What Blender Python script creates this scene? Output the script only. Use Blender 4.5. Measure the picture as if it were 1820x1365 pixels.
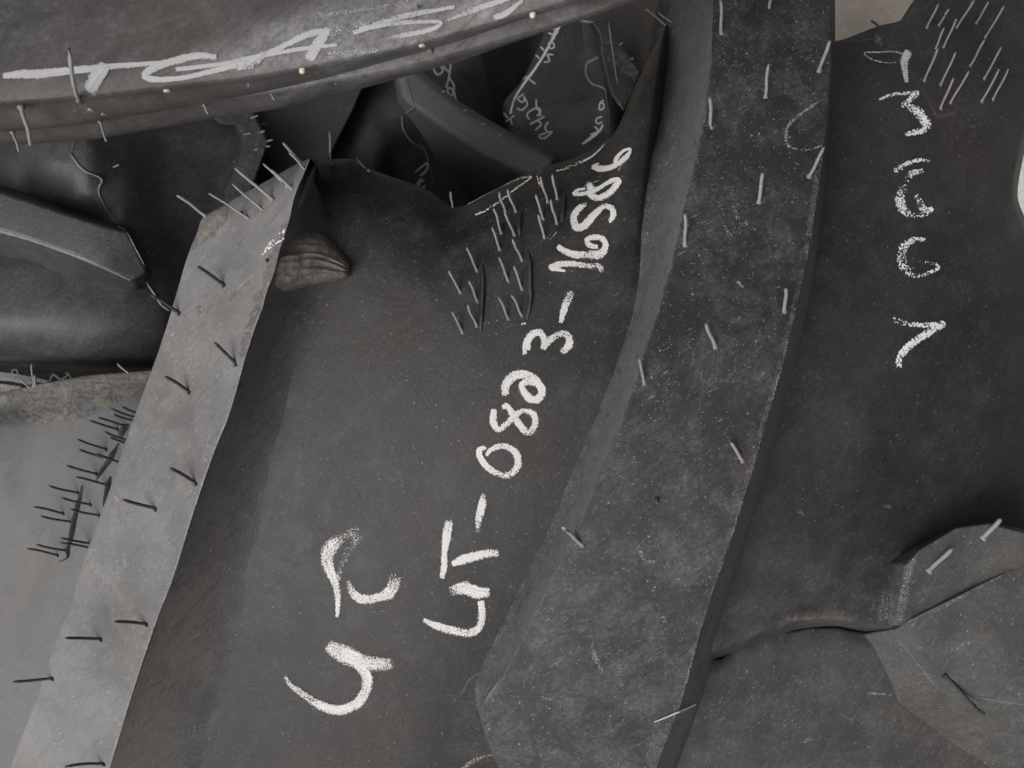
import bpy, bmesh, math, random
import numpy as np
from mathutils import Vector
from mathutils.bvhtree import BVHTree

random.seed(4); np.random.seed(4)
S = bpy.context.scene
COL = S.collection
for o in list(bpy.data.objects):
    bpy.data.objects.remove(o)

# ------------------------------------------------------------------ camera
H = 0.46                     # camera height over the tread (metres)
LENS, SENSOR = 32.0, 36.0
W0, H0 = 1820.0, 1365.0
cd = bpy.data.cameras.new('camera'); cam = bpy.data.objects.new('camera', cd)
COL.objects.link(cam); cam.location = (0, 0, H)
cd.lens = LENS; cd.sensor_width = SENSOR; cd.clip_start = 0.01; cd.clip_end = 200
cd.dof.use_dof = True; cd.dof.focus_distance = 0.44; cd.dof.aperture_fstop = 22
S.camera = cam

# ------------------------------------------------------------------ sky and sun
SUN_EL, SUN_AZ = math.radians(50), math.radians(212)     # azimuth: direction the light comes FROM, counter-clockwise from +X
wd = bpy.data.worlds.new('World'); S.world = wd; wd.use_nodes = True
nt = wd.node_tree; nt.nodes.clear()
sky = nt.nodes.new('ShaderNodeTexSky'); sky.sky_type = 'NISHITA'; sky.sun_disc = False
sky.sun_elevation = SUN_EL; sky.sun_rotation = math.pi/2 - SUN_AZ
sky.air_density = 0.35; sky.dust_density = 5.0; sky.ozone_density = 0.0
bg = nt.nodes.new('ShaderNodeBackground'); bg.inputs[1].default_value = 0.115
wo = nt.nodes.new('ShaderNodeOutputWorld')
hsv = nt.nodes.new('ShaderNodeHueSaturation'); hsv.inputs['Saturation'].default_value = 0.35   # overcast: a nearly colourless sky
nt.links.new(sky.outputs[0], hsv.inputs['Color']); nt.links.new(hsv.outputs[0], bg.inputs[0]); nt.links.new(bg.outputs[0], wo.inputs[0])
sd = bpy.data.lights.new('sun', 'SUN'); sun = bpy.data.objects.new('sun', sd); COL.objects.link(sun)
sd.energy = 0.55; sd.angle = math.radians(60); sd.color = (1.0, 0.985, 0.965)
dvec = Vector((math.cos(SUN_EL)*math.cos(SUN_AZ), math.cos(SUN_EL)*math.sin(SUN_AZ), math.sin(SUN_EL)))
sun.rotation_euler = dvec.to_track_quat('Z', 'Y').to_euler(); sun.location = dvec*3
S.view_settings.view_transform = 'Standard'; S.view_settings.look = 'None'
S.view_settings.exposure = 0.70; S.view_settings.gamma = 1.0
try: S.view_settings.use_curve_mapping = False
except Exception: pass
S.render.engine = 'CYCLES'

# ------------------------------------------------------------------ measuring helpers
K = SENSOR/LENS/W0            # metres per photo pixel per metre of distance
def P(px, py, z):
    d = H - z
    return np.stack([(np.asarray(px)-W0/2)*K*d, (H0/2-np.asarray(py))*K*d, np.asarray(z)+0*np.asarray(px)], -1)
def ray(px, py):
    return Vector(((px-W0/2)*K, (H0/2-py)*K, -1.0)).normalized()
def dome(px, py):
    """the crown of the big tyre: it falls away to all sides"""
    X = (np.asarray(px)-1010)*K*H; Y = (560-np.asarray(py))*K*H
    return -(X**2)/(2*0.55) - (Y**2)/(2*0.55)

def pchip(x, y, xi):
    x = np.asarray(x, float); y = np.asarray(y, float); xi = np.asarray(xi, float)
    if len(x) == 2: return np.interp(xi, x, y)
    h = np.diff(x); d = np.diff(y)/h
    m = np.zeros_like(y)
    for i in range(1, len(x)-1):
        if d[i-1]*d[i] > 0:
            w1 = 2*h[i]+h[i-1]; w2 = h[i]+2*h[i-1]
            m[i] = (w1+w2)/(w1/d[i-1]+w2/d[i])
    m[0] = d[0]; m[-1] = d[-1]
    k = np.clip(np.searchsorted(x, xi)-1, 0, len(x)-2)
    t = np.clip((xi-x[k])/h[k], 0, 1)
    return ((2*t**3-3*t**2+1)*y[k] + (t**3-2*t**2+t)*h[k]*m[k] + (-2*t**3+3*t**2)*y[k+1] + (t**3-t**2)*h[k]*m[k+1])
def catmull(pts, n):
    """smooth polyline through pts (k columns), n samples"""
    p = np.asarray(pts, float)
    if len(p) == 2:
        t = np.linspace(0, 1, n)[:, None]; return p[0]*(1-t)+p[1]*t
    seg = np.r_[0, np.cumsum(np.maximum(np.hypot(*(np.diff(p[:, :2], axis=0).T)), 1e-6)**0.5)]
    ti = np.linspace(0, seg[-1], n)
    m = np.zeros_like(p)
    for i in range(len(p)):
        a, b = max(i-1, 0), min(i+1, len(p)-1)
        m[i] = (p[b]-p[a])/(seg[b]-seg[a])
    k = np.clip(np.searchsorted(seg, ti)-1, 0, len(p)-2)
    h = (seg[k+1]-seg[k])[:, None]; t = ((ti-seg[k])/h[:, 0])[:, None]
    return ((2*t**3-3*t**2+1)*p[k] + (t**3-2*t**2+t)*h*m[k] + (-2*t**3+3*t**2)*p[k+1] + (t**3-t**2)*h*m[k+1])
def inpoly(px, py, poly):
    """signed distance in pixels, positive inside"""
    px = np.asarray(px, float); py = np.asarray(py, float)
    poly = np.asarray(poly, float); n = len(poly)
    inside = np.zeros(px.shape, bool); dist = np.full(px.shape, 1e9)
    for i in range(n):
        x1, y1 = poly[i]; x2, y2 = poly[(i+1) % n]
        c = ((y1 > py) != (y2 > py)) & (px < (x2-x1)*(py-y1)/((y2-y1) if y2 != y1 else 1e-9)+x1)
        inside ^= c
        L = (x2-x1)**2+(y2-y1)**2 + 1e-9
        t = np.clip(((px-x1)*(x2-x1)+(py-y1)*(y2-y1))/L, 0, 1)
        dist = np.minimum(dist, np.hypot(px-x1-t*(x2-x1), py-y1-t*(y2-y1)))
    return np.where(inside, dist, -dist)
def soft(px, py, poly, w): return np.clip(inpoly(px, py, poly)/w*0.5+0.5, 0, 1)
# cheap smooth value noise for geometric unevenness
_tab = np.random.rand(64, 64)
def vnoise(x, y):
    xi = np.floor(x).astype(int); yi = np.floor(y).astype(int); fx = x-xi; fy = y-yi
    fx = fx*fx*(3-2*fx); fy = fy*fy*(3-2*fy)
    g = lambda a, b: _tab[a % 64, b % 64]
    return (g(xi, yi)*(1-fx)*(1-fy)+g(xi+1, yi)*fx*(1-fy)+g(xi, yi+1)*(1-fx)*fy+g(xi+1, yi+1)*fx*fy)-0.5

# ------------------------------------------------------------------ materials
def N(nt, t, **kw):
    n = nt.nodes.new(t)
    for k, v in kw.items(): setattr(n, k, v)
    return n
def rubber(name, base=0.035, dust=0.35, tint=(1, 1, 1), dustcol=(0.155, 0.155, 0.155), speck=1.0, scratch=0.6, rough=0.55, bump=1.0, angle=0.6, spec=0.27, blot=1.0, lit_tone=None, scol=0.27):
    m = bpy.data.materials.new(name); m.use_nodes = True; nt = m.node_tree; L = nt.links
    b = nt.nodes['Principled BSDF']
    geo = N(nt, 'ShaderNodeNewGeometry'); pos = geo.outputs['Position']
    def noise(scale, detail=5, rough_=0.6, vec=pos, dist=0.0):
        n = N(nt, 'ShaderNodeTexNoise'); n.inputs['Scale'].default_value = scale; n.inputs['Detail'].default_value = detail
        n.inputs['Roughness'].default_value = rough_; n.inputs['Distortion'].default_value = dist; L.new(vec, n.inputs['Vector']); return n.outputs['Fac']
    def rng(v, a, b_, c=0, d=1):
        n = N(nt, 'ShaderNodeMapRange'); n.inputs[1].default_value = a; n.inputs[2].default_value = b_; n.inputs[3].default_value = c; n.inputs[4].default_value = d
        L.new(v, n.inputs[0]); return n.outputs[0]
    def mth(op, a, b_=None):
        n = N(nt, 'ShaderNodeMath', operation=op); n.use_clamp = False
        for i, v in enumerate((a, b_)):
            if v is None: continue
            if isinstance(v, (int, float)): n.inputs[i].default_value = v
            else: L.new(v, n.inputs[i])
        return n.outputs[0]
    def mix(f, a, b_):
        n = N(nt, 'ShaderNodeMix', data_type='RGBA')
        if isinstance(f, (int, float)): n.inputs[0].default_value = f
        else: L.new(f, n.inputs[0])
        for i, v in ((6, a), (7, b_)):
            if isinstance(v, tuple): n.inputs[i].default_value = (*v, 1)
            else: L.new(v, n.inputs[i])
        return n.outputs[2]
    def mapping(sc, rot):
        n = N(nt, 'ShaderNodeMapping', vector_type='TEXTURE'); n.inputs['Scale'].default_value = tuple(1/q for q in sc); n.inputs['Rotation'].default_value = rot; L.new(pos, n.inputs[0]); return n.outputs[0]
    t = lambda k: tuple(base*k*c for c in tint)
    big = noise(9, 4, 0.55); mid = noise(55, 6, 0.65, dist=0.6); fine = noise(420, 5, 0.7); grain = noise(1600, 2, 0.6)
    c = mix(rng(big, 0.32, 0.68), t(1-0.28*blot), t(1+0.28*blot))
    tone = noise(14, 3, 0.5)
    c = mix(rng(tone, 0.48, 0.75, 0, 0.55*blot), c, (base*1.25, base*1.02, base*0.86))
    # dust layer, patchy
    cloud = noise(38, 9, 0.76, dist=0.5)
    df = mth('MULTIPLY', mth('MAXIMUM', rng(mid, 0.46, 0.66), rng(cloud, 0.50, 0.62)), rng(fine, 0.32, 0.68))
    at = N(nt, 'ShaderNodeAttribute', attribute_name='dust').outputs['Fac']
    df2 = mth('ADD', mth('MULTIPLY', df, dust), mth('MULTIPLY', at, rng(mth('ADD', mth('MULTIPLY', mid, 0.5), mth('MULTIPLY', fine, 0.5)), 0.3, 0.62)))
    c = mix(mth('MINIMUM', df2, 1.0), c, dustcol)
    if lit_tone:  # lightens the lug sides in the colour, standing in for light
        fa = N(nt, 'ShaderNodeAttribute', attribute_name='lit_tone').outputs['Fac']
        fs = noise(1, 4, 0.6, mapping((60, 900, 300), (0, 0, 1.15)))
        c = mix(mth('MULTIPLY', mth('MINIMUM', fa, 1.0), rng(mth('ADD', mth('MULTIPLY', fs, 0.6), mth('MULTIPLY', fine, 0.4)), 0.25, 0.6, 0.6, 1.0)), c, lit_tone)
    dk = mth('MULTIPLY', rng(noise(1, 5, 0.6, mapping((60, 420, 200), (0, 0, angle+0.15)), dist=0.6), 0.52, 0.72), 0.45)
    c = mix(dk, c, t(0.62))
    # scuffs: short streaks in two directions
    s1 = noise(1, 5, 0.6, mapping((210, 1300, 300), (0, 0, angle)), dist=0.5)
    s2 = noise(1, 5, 0.6, mapping((330, 1500, 300), (0, 0, angle+1.25)), dist=0.7)
    s3 = noise(1, 5, 0.6, mapping((380, 1200, 300), (0, 0, angle-1.0)), dist=0.7)
    g1 = rng(noise(48, 6, 0.7), 0.46, 0.66); g2 = rng(noise(36, 6, 0.7), 0.46, 0.64)
    sc = mth('MAXIMUM', mth('MULTIPLY', rng(s1, 0.60, 0.70), g1), mth('MULTIPLY', mth('MAXIMUM', rng(s2, 0.63, 0.72), rng(s3, 0.64, 0.73)), g2))
    c = mix(mth('MULTIPLY', sc, scratch), c, (scol, scol, scol*0.99))
    # specks of grit
    v = N(nt, 'ShaderNodeTexVoronoi', feature='F1'); v.inputs['Scale'].default_value = 260; L.new(pos, v.inputs['Vector'])
    vr = N(nt, 'ShaderNodeSeparateColor'); L.new(v.outputs['Color'], vr.inputs[0])
    sp = mth('MULTIPLY', rng(v.outputs['Distance'], 0.17, 0.07), rng(vr.outputs[0], 0.72, 0.92))
    c = mix(mth('MULTIPLY', sp, 0.6*speck), c, (0.30, 0.295, 0.28))
    v2 = N(nt, 'ShaderNodeTexVoronoi', feature='F1'); v2.inputs['Scale'].default_value = 760; L.new(pos, v2.inputs['Vector'])
    vr2 = N(nt, 'ShaderNodeSeparateColor'); L.new(v2.outputs['Color'], vr2.inputs[0])
    sp2 = mth('MULTIPLY', rng(v2.outputs['Distance'], 0.30, 0.12), rng(vr2.outputs[1], 0.72, 0.95))
    c = mix(mth('MULTIPLY', sp2, 0.6*speck), c, (0.25, 0.25, 0.245))
    # dried mud where the mesh says so
    mu = N(nt, 'ShaderNodeAttribute', attribute_name='mud').outputs['Fac']
    mm = noise(130, 8, 0.72, dist=0.8)
    mf = rng(mth('ADD', mu, mth('MULTIPLY', mth('SUBTRACT', mm, 0.5), 1.5)), 0.42, 0.72)
    mf = mth('MULTIPLY', mf, rng(mu, 0.02, 0.2))
    mcol = mix(rng(noise(300, 5, 0.7), 0.3, 0.7), (0.062, 0.057, 0.050), (0.205, 0.184, 0.158))
    c = mix(mth('MULTIPLY', mf, 0.85), c, mcol)
    L.new(c, b.inputs['Base Color'])
    r = mth('ADD', rng(mid, 0.3, 0.7, rough-0.09, rough+0.10), mth('MULTIPLY', mth('MAXIMUM', mf, df2), 0.2))
    L.new(mth('MINIMUM', r, 0.95), b.inputs['Roughness'])
    b.inputs['Specular IOR Level'].default_value = spec
    hgt = mth('ADD', mth('ADD', mth('MULTIPLY', fine, 0.5), mth('MULTIPLY', grain, 0.22)), mth('ADD', mth('MULTIPLY', sc, 0.35), mth('MULTIPLY', mf, 1.6)))
    hgt = mth('ADD', hgt, mth('MULTIPLY', mth('MULTIPLY', mf, mm), 2.5))
    bp = N(nt, 'ShaderNodeBump'); bp.inputs['Strength'].default_value = 0.55*bump; bp.inputs['Distance'].default_value = 0.0008
    L.new(hgt, bp.inputs['Height']); L.new(bp.outputs[0], b.inputs['Normal'])
    return m
def chalk(name, col=(0.74, 0.73, 0.71), grain=1100, streak=0.3):
    m = bpy.data.materials.new(name); m.use_nodes = True; nt = m.node_tree; L = nt.links
    b = nt.nodes['Principled BSDF']; out = nt.nodes['Material Output']
    geo = N(nt, 'ShaderNodeNewGeometry'); pos = geo.outputs['Position']
    n = N(nt, 'ShaderNodeTexNoise'); n.inputs['Scale'].default_value = grain; n.inputs['Detail'].default_value = 3; n.inputs['Roughness'].default_value = 0.65; L.new(pos, n.inputs['Vector'])
    n2 = N(nt, 'ShaderNodeTexNoise'); n2.inputs['Scale'].default_value = 60; n2.inputs['Detail'].default_value = 3; L.new(pos, n2.inputs['Vector'])
    a = N(nt, 'ShaderNodeAttribute', attribute_name='den')
    av = N(nt, 'ShaderNodeAttribute', attribute_name='across')
    # bristle streaks along the stroke
    cmb = N(nt, 'ShaderNodeCombineXYZ')
    al = N(nt, 'ShaderNodeAttribute', attribute_name='along')
    L.new(al.outputs['Fac'], cmb.inputs[0]); L.new(av.outputs['Fac'], cmb.inputs[1])
    ns = N(nt, 'ShaderNodeTexNoise'); ns.inputs['Scale'].default_value = 1.0; ns.inputs['Detail'].default_value = 3
    mp = N(nt, 'ShaderNodeMapping'); mp.inputs['Scale'].default_value = (0.012, 4.5, 1); L.new(cmb.outputs[0], mp.inputs[0]); L.new(mp.outputs[0], ns.inputs['Vector'])
    def mth(op, x, y):
        q = N(nt, 'ShaderNodeMath', operation=op)
        for i, v in enumerate((x, y)):
            if isinstance(v, (int, float)): q.inputs[i].default_value = v
            else: L.new(v, q.inputs[i])
        return q.outputs[0]
    nn = mth('ADD', mth('MULTIPLY', n.outputs['Fac'], 2.3), mth('ADD', mth('MULTIPLY', ns.outputs['Fac'], streak), mth('MULTIPLY', n2.outputs['Fac'], 0.8)))
    nn = mth('SUBTRACT', nn, streak*0.5+0.4+1.15)
    s = mth('ADD', a.outputs['Fac'], mth('SUBTRACT', nn, 1.0))
    r = N(nt, 'ShaderNodeMapRange'); r.inputs[1].default_value = 0.0; r.inputs[2].default_value = 0.09; L.new(s, r.inputs[0])
    ch = N(nt, 'ShaderNodeMapRange'); ch.inputs[1].default_value = 0.3; ch.inputs[2].default_value = 0.75; ch.inputs[3].default_value = 0.74; ch.inputs[4].default_value = 1.05; L.new(ns.outputs['Fac'], ch.inputs[0])
    mc = N(nt, 'ShaderNodeVectorMath', operation='SCALE'); mc.inputs[0].default_value = col; L.new(ch.outputs[0], mc.inputs['Scale'])
    L.new(mc.outputs[0], b.inputs['Base Color']); b.inputs['Roughness'].default_value = 0.9; b.inputs['Specular IOR Level'].default_value = 0.15
    tr = N(nt, 'ShaderNodeBsdfTransparent'); mx = N(nt, 'ShaderNodeMixShader')
    L.new(r.outputs[0], mx.inputs[0]); L.new(tr.outputs[0], mx.inputs[1]); L.new(b.outputs[0], mx.inputs[2]); L.new(mx.outputs[0], out.inputs['Surface'])
    return m
M = dict(
    floor=rubber('black rubber tread', 0.020, 0.26, (1, 1.0, 0.97), dustcol=(0.115, 0.115, 0.112), scratch=0.42, speck=0.62, blot=1.7, rough=0.5, spec=0.30),
    tab=rubber('scuffed muddy rubber', 0.05, 0.6, (1.05, 0.99, 0.93), dustcol=(0.17, 0.155, 0.135), scratch=0.8),
    floor_lit_tone=rubber('tread rubber with a brown lit tone', 0.020, 0.26, (1, 1.0, 0.97), dustcol=(0.115, 0.115, 0.112), scratch=0.42, speck=0.62, blot=1.7, rough=0.5, spec=0.30, lit_tone=(0.112, 0.104, 0.096)),  # tread rubber again, the lug wall's lit tone put into the colour
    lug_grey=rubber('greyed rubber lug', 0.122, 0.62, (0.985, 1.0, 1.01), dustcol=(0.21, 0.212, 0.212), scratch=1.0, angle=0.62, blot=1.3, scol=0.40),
    floor_grey=rubber('greyed rubber tread', 0.100, 0.20, (0.97, 1.0, 1.0), blot=0.5, dustcol=(0.19, 0.19, 0.185), scratch=0.3, speck=0.5),
    lug_dark=rubber('scuffed rubber lug', 0.0215, 0.42, (1, 1, 1.02), dustcol=(0.15, 0.15, 0.15), lit_tone=(0.122, 0.125, 0.131), scratch=0.95, angle=0.5, speck=1.3),
    floor_dark=rubber('deep black rubber', 0.022, 0.14, (1.06, 1.0, 0.98), scratch=0.35, speck=0.55, blot=1.5, rough=0.5),
    low=rubber('dusty rubber', 0.046, 0.55, (1.0, 1.0, 0.97), dustcol=(0.125, 0.123, 0.115), scratch=0.8, angle=0.9),
    top=rubber('smooth dusty rubber', 0.055, 0.18, (1.06, 1.0, 0.94), dustcol=(0.36, 0.36, 0.355), scratch=0.1, speck=0.3, rough=0.5),
    back_lit=rubber('dark rubber painted lit', 0.10, 0.5, (1.0, 1.0, 1.0), scratch=0.3, speck=0.5, rough=0.5),  # paler copy for the rolled lug, its highlight put into the colour
    back=rubber('dark rubber in shade', 0.030, 0.2, (1.0, 1.0, 1.0), scratch=0.25, speck=0.5, rough=0.40, spec=0.36),
    back_dark=rubber('black rubber in shade', 0.03, 0.12, (1.05, 1.0, 0.97), scratch=0.2, speck=0.4, rough=0.5),
    whisker_mid=rubber('dull rubber whisker', 0.15, 0.3, (1, 1, 1), scratch=0.0, speck=0.0, bump=0.4),
    whisker=rubber('grey rubber whisker', 0.19, 0.4, (1, 1, 1), dustcol=(0.24, 0.24, 0.24), scratch=0.0, speck=0.0, bump=0.4),
    whisker_dark=rubber('black rubber whisker', 0.03, 0.15, (1, 1, 1), scratch=0.0, speck=0.0, bump=0.4),
    flash=rubber('pale rubber flash', 0.2, 0.2, (1, 1, 0.97), scratch=0.0, speck=0.0),
    chalk_side=chalk('streaky white chalk', (0.42, 0.42, 0.415), grain=1700, streak=0.9), chalk=chalk('white chalk', (0.62, 0.612, 0.597), grain=1400), chalk_loose=chalk('loose white chalk', grain=800, streak=0.15),
    chalk_faint=chalk('rubbed grey chalk', (0.45, 0.45, 0.44), grain=1300), scuff=chalk('pale scuff', (0.14, 0.14, 0.138), grain=1500),
    mudsmear=chalk('tan mud smear', (0.25, 0.215, 0.175), grain=900),
)

# ------------------------------------------------------------------ object helpers
def link(name, me, mat, parent=None):
    o = bpy.data.objects.new(name, me); COL.objects.link(o)
    me.materials.append(mat)
    if parent is not None:
        o.parent = parent
    return o
def root_of(o):
    while o.parent: o = o.parent
    return o
def mesh_from(name, V, F, mat, parent=None, attrs=None, smooth=True):
    V = np.asarray(V, float)
    off = np.array(root_of(parent).location) if parent is not None else np.zeros(3)
    me = bpy.data.meshes.new(name); me.from_pydata((V-off).tolist(), [], F); me.update()
    for k, a in (attrs or {}).items():
        at = me.attributes.new(k, 'FLOAT', 'POINT'); at.data.foreach_set('value', np.asarray(a, np.float32))
    if smooth: me.polygons.foreach_set('use_smooth', [True]*len(me.polygons))
    o = link(name, me, mat, parent)
    return o
def thing(name, label, cat, loc, group=None):
    o = bpy.data.objects.new(name, None); COL.objects.link(o); o.location = loc; o.empty_display_size = 0.05
    o['label'] = label; o['category'] = cat
    if group: o['group'] = group
    return o
class Surf:
    """a mesh that other details can be laid on"""
    def __init__(s, V, F): s.tree = BVHTree.FromPolygons([Vector(v) for v in V], F)
    def hit(s, px, py):
        loc, n, i, d = s.tree.ray_cast(Vector((0, 0, H)), ray(px, py))
        if loc is None:
            # nearest point to the ray at the surface's usual distance
            q = Vector((0, 0, H)) + ray(px, py)*(H*1.02)
            loc, n, i, d = s.tree.find_nearest(q)
        if n.z < 0: n = -n
        return loc, n
def gridfaces(nu, nv, o=0):
    f = []
    for j in range(nv-1):
        for i in range(nu-1):
            a = o+j*nu+i; f.append((a, a+nu, a+nu+1, a+1))
    return f
def solid(V, nu, nv, t):
    """close a grid sheet into a slab of thickness t"""
    n = nu*nv
    V2 = V.copy(); V2[:, 2] -= t
    F = gridfaces(nu, nv); top = list(F)
    F += [tuple(reversed([i+n for i in f])) for f in top]
    rim = [(i) for i in range(nu)] + [j*nu+nu-1 for j in range(1, nv)] + [(nv-1)*nu+i for i in range(nu-2, -1, -1)] + [j*nu for j in range(nv-2, 0, -1)]
    for a, b in zip(rim, rim[1:]+rim[:1]): F.append((a, b, b+n, a+n))
    return np.vstack([V, V2]), F, top
def sheet(name, ctrl, nu, nv, mat, parent, t=0.012, zfun=None, rough=0.0006, mud=None, dust=None, rowpos=None, colpos=None):
    """smooth sheet through a grid of measured points (photo x, photo y, height)"""
    C = np.asarray(ctrl, float); R, Cc, _ = C.shape
    rp = np.arange(R) if rowpos is None else np.asarray(rowpos, float)
    cp = np.arange(Cc) if colpos is None else np.asarray(colpos, float)
    ui = np.linspace(cp[0], cp[-1], nu); vi = np.linspace(rp[0], rp[-1], nv)
    A = np.zeros((R, nu, 3))
    for r in range(R):
        for k in range(3): A[r, :, k] = pchip(cp, C[r, :, k], ui)
    B = np.zeros((nv, nu, 3))
    for i in range(nu):
        for k in range(3): B[:, i, k] = pchip(rp, A[:, i, k], vi)
    px, py, z = B[..., 0].ravel(), B[..., 1].ravel(), B[..., 2].ravel()
    if zfun is not None: z = z + zfun(px, py)
    V = P(px, py, z)
    V[:, 2] += rough*(vnoise(V[:, 0]*28+7, V[:, 1]*28+3)*2 + vnoise(V[:, 0]*90, V[:, 1]*90)*0.5)
    VV, F, top = solid(V, nu, nv, t)
    at = {}
    for nme, fn in (('mud', mud), ('dust', dust)):
        a = np.zeros(len(px)) if fn is None else fn(px, py)
        at[nme] = np.r_[a, a]
    o = mesh_from(name, VV, F, mat, parent, at)
    sf = Surf(V, top); o['_'] = 0; del o['_']
    return o, sf
def lug_rails(name, ys, rails, mat, parent, ny=160, zfun=dome, mud=None, dust=None, wob=0.0, wall=None, lit_tone=None):
    """a lug described by rails: each rail is (list of (photo y, photo x), height); sections run across"""
    yy = np.linspace(ys[0], ys[1], ny)
    cols = []
    for pts, z in rails:
        p = np.asarray(pts, float)
        x = pchip(p[:, 0], p[:, 1], yy)
        zz = pchip(*np.asarray(z, float).T, yy) if isinstance(z, (list, tuple)) else np.full(ny, z)
        cols.append((x, zz))
    # subdivide between rails, with small rounded shoulders at each inner rail
    px, zz, seg = [], [], []
    for k in range(len(cols)-1):
        x0, z0 = cols[k]; x1, z1 = cols[k+1]
        wpx = np.maximum(np.abs(x1-x0), 1)
        eps = np.minimum(2.0/wpx, 0.3)
        ts = [eps*0+0, eps*0.5, eps] if k else [eps*0]
        n = int(max(4, np.max(np.abs(x1-x0))/9))
        ts += [eps+(1-2*eps)*i/n for i in range(1, n)]
        ts += [1-eps, 1-eps*0.5]
        for t in ts: px.append(x0+(x1-x0)*t); zz.append(z0+(z1-z0)*t); seg.append(k)
    px.append(cols[-1][0]); zz.append(cols[-1][1])
    px = np.array(px).T; zz = np.array(zz).T            # ny x nu
    # round the profile a little (real moulded edges are never razor sharp)
    for _ in range(2):
        zz[:, 1:-1] = (zz[:, :-2]+2*zz[:, 1:-1]+zz[:, 2:])/4*0.5+zz[:, 1:-1]*0.5
    nu = px.shape[1]
    py = np.repeat(yy[:, None], nu, 1)
    if wob:
        px = px + wob*(vnoise(py/9.0, px*0+3)+0.6*vnoise(py/3.1, px*0+9))
    z = zz.ravel()+zfun(px.ravel(), py.ravel())
    V = P(px.ravel(), py.ravel(), z)
    V[:, 2] += 0.0008*vnoise(V[:, 0]*40+1, V[:, 1]*40+8)+0.0004*vnoise(V[:, 0]*130, V[:, 1]*130)
    VV, F, top = solid(V, nu, ny, 0.012)
    at = {}
    for nme, fn in (('mud', mud), ('dust', dust), ('lit_tone', lit_tone)):
        a = np.zeros(len(V)) if fn is None else fn(px.ravel(), py.ravel())
        at[nme] = np.r_[a, a]
    o = mesh_from(name, VV, F, mat, parent, at)
    if wall:
        sg = np.array(seg)
        for w_, (ks, wm) in enumerate(wall):
            o.data.materials.append(wm)
            for j in range(ny-1):
                for i in range(nu-1):
                    if sg[min(i, len(sg)-1)] in ks: o.data.polygons[j*(nu-1)+i].material_index = w_+1
    return o, Surf(V, top)
def prism(name, top, base, mat, parent, zfun=None, bev=0.0025, mudf=None):
    """a moulded block: polygon of top points and matching base points (photo x, y, height)"""
    T = np.asarray(top, float); B = np.asarray(base, float)
    def w(a):
        z = a[:, 2] + (zfun(a[:, 0], a[:, 1]) if zfun is not None else 0)
        return P(a[:, 0], a[:, 1], z)
    off = np.array(root_of(parent).location) if parent is not None else np.zeros(3)
    bm = bmesh.new()
    tv = [bm.verts.new(v-off) for v in w(T)]; bv = [bm.verts.new(v-off) for v in w(B)]
    n = len(tv)
    bm.faces.new(tv); bm.faces.new(bv[::-1])
    for i in range(n): bm.faces.new((tv[i], bv[i], bv[(i+1) % n], tv[(i+1) % n]))
    bmesh.ops.recalc_face_normals(bm, faces=bm.faces)
    tops = [e for e in bm.edges if e.verts[0] in tv or e.verts[1] in tv]
    bmesh.ops.bevel(bm, geom=tops, offset=bev, segments=3, profile=0.6, affect='EDGES', clamp_overlap=True)
    bmesh.ops.triangulate(bm, faces=[f for f in bm.faces if len(f.verts) > 4])
    for _ in range(3):
        long = [e for e in bm.edges if e.calc_length() > 0.012]
        if not long: break
        bmesh.ops.subdivide_edges(bm, edges=long, cuts=1, use_grid_fill=True)
        bmesh.ops.triangulate(bm, faces=[f for f in bm.faces if len(f.verts) > 4])
    me = bpy.data.meshes.new(name); bm.to_mesh(me); bm.free()
    V = np.array([v.co for v in me.vertices])+off
    d = (0.0007*vnoise(V[:, 0]*45+4, V[:, 1]*45))
    for v, q in zip(me.vertices, d): v.co.z += q
    try: me.shade_auto_smooth
    except AttributeError: pass
    me.polygons.foreach_set('use_smooth', [True]*len(me.polygons))
    if mudf is not None:
        dd = H-V[:, 2]; ppx = V[:, 0]/(K*dd)+W0/2; ppy = H0/2-V[:, 1]/(K*dd)
        at = me.attributes.new('mud', 'FLOAT', 'POINT'); at.data.foreach_set('value', np.asarray(mudf(ppx, ppy), np.float32))
    o = link(name, me, mat, parent)
    # keep flat faces flat, bevels soft
    md = o.modifiers.new('weighted normals', 'WEIGHTED_NORMAL'); md.keep_sharp = True
    return o, Surf(V, [tuple(p.vertices) for p in me.polygons])

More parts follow.
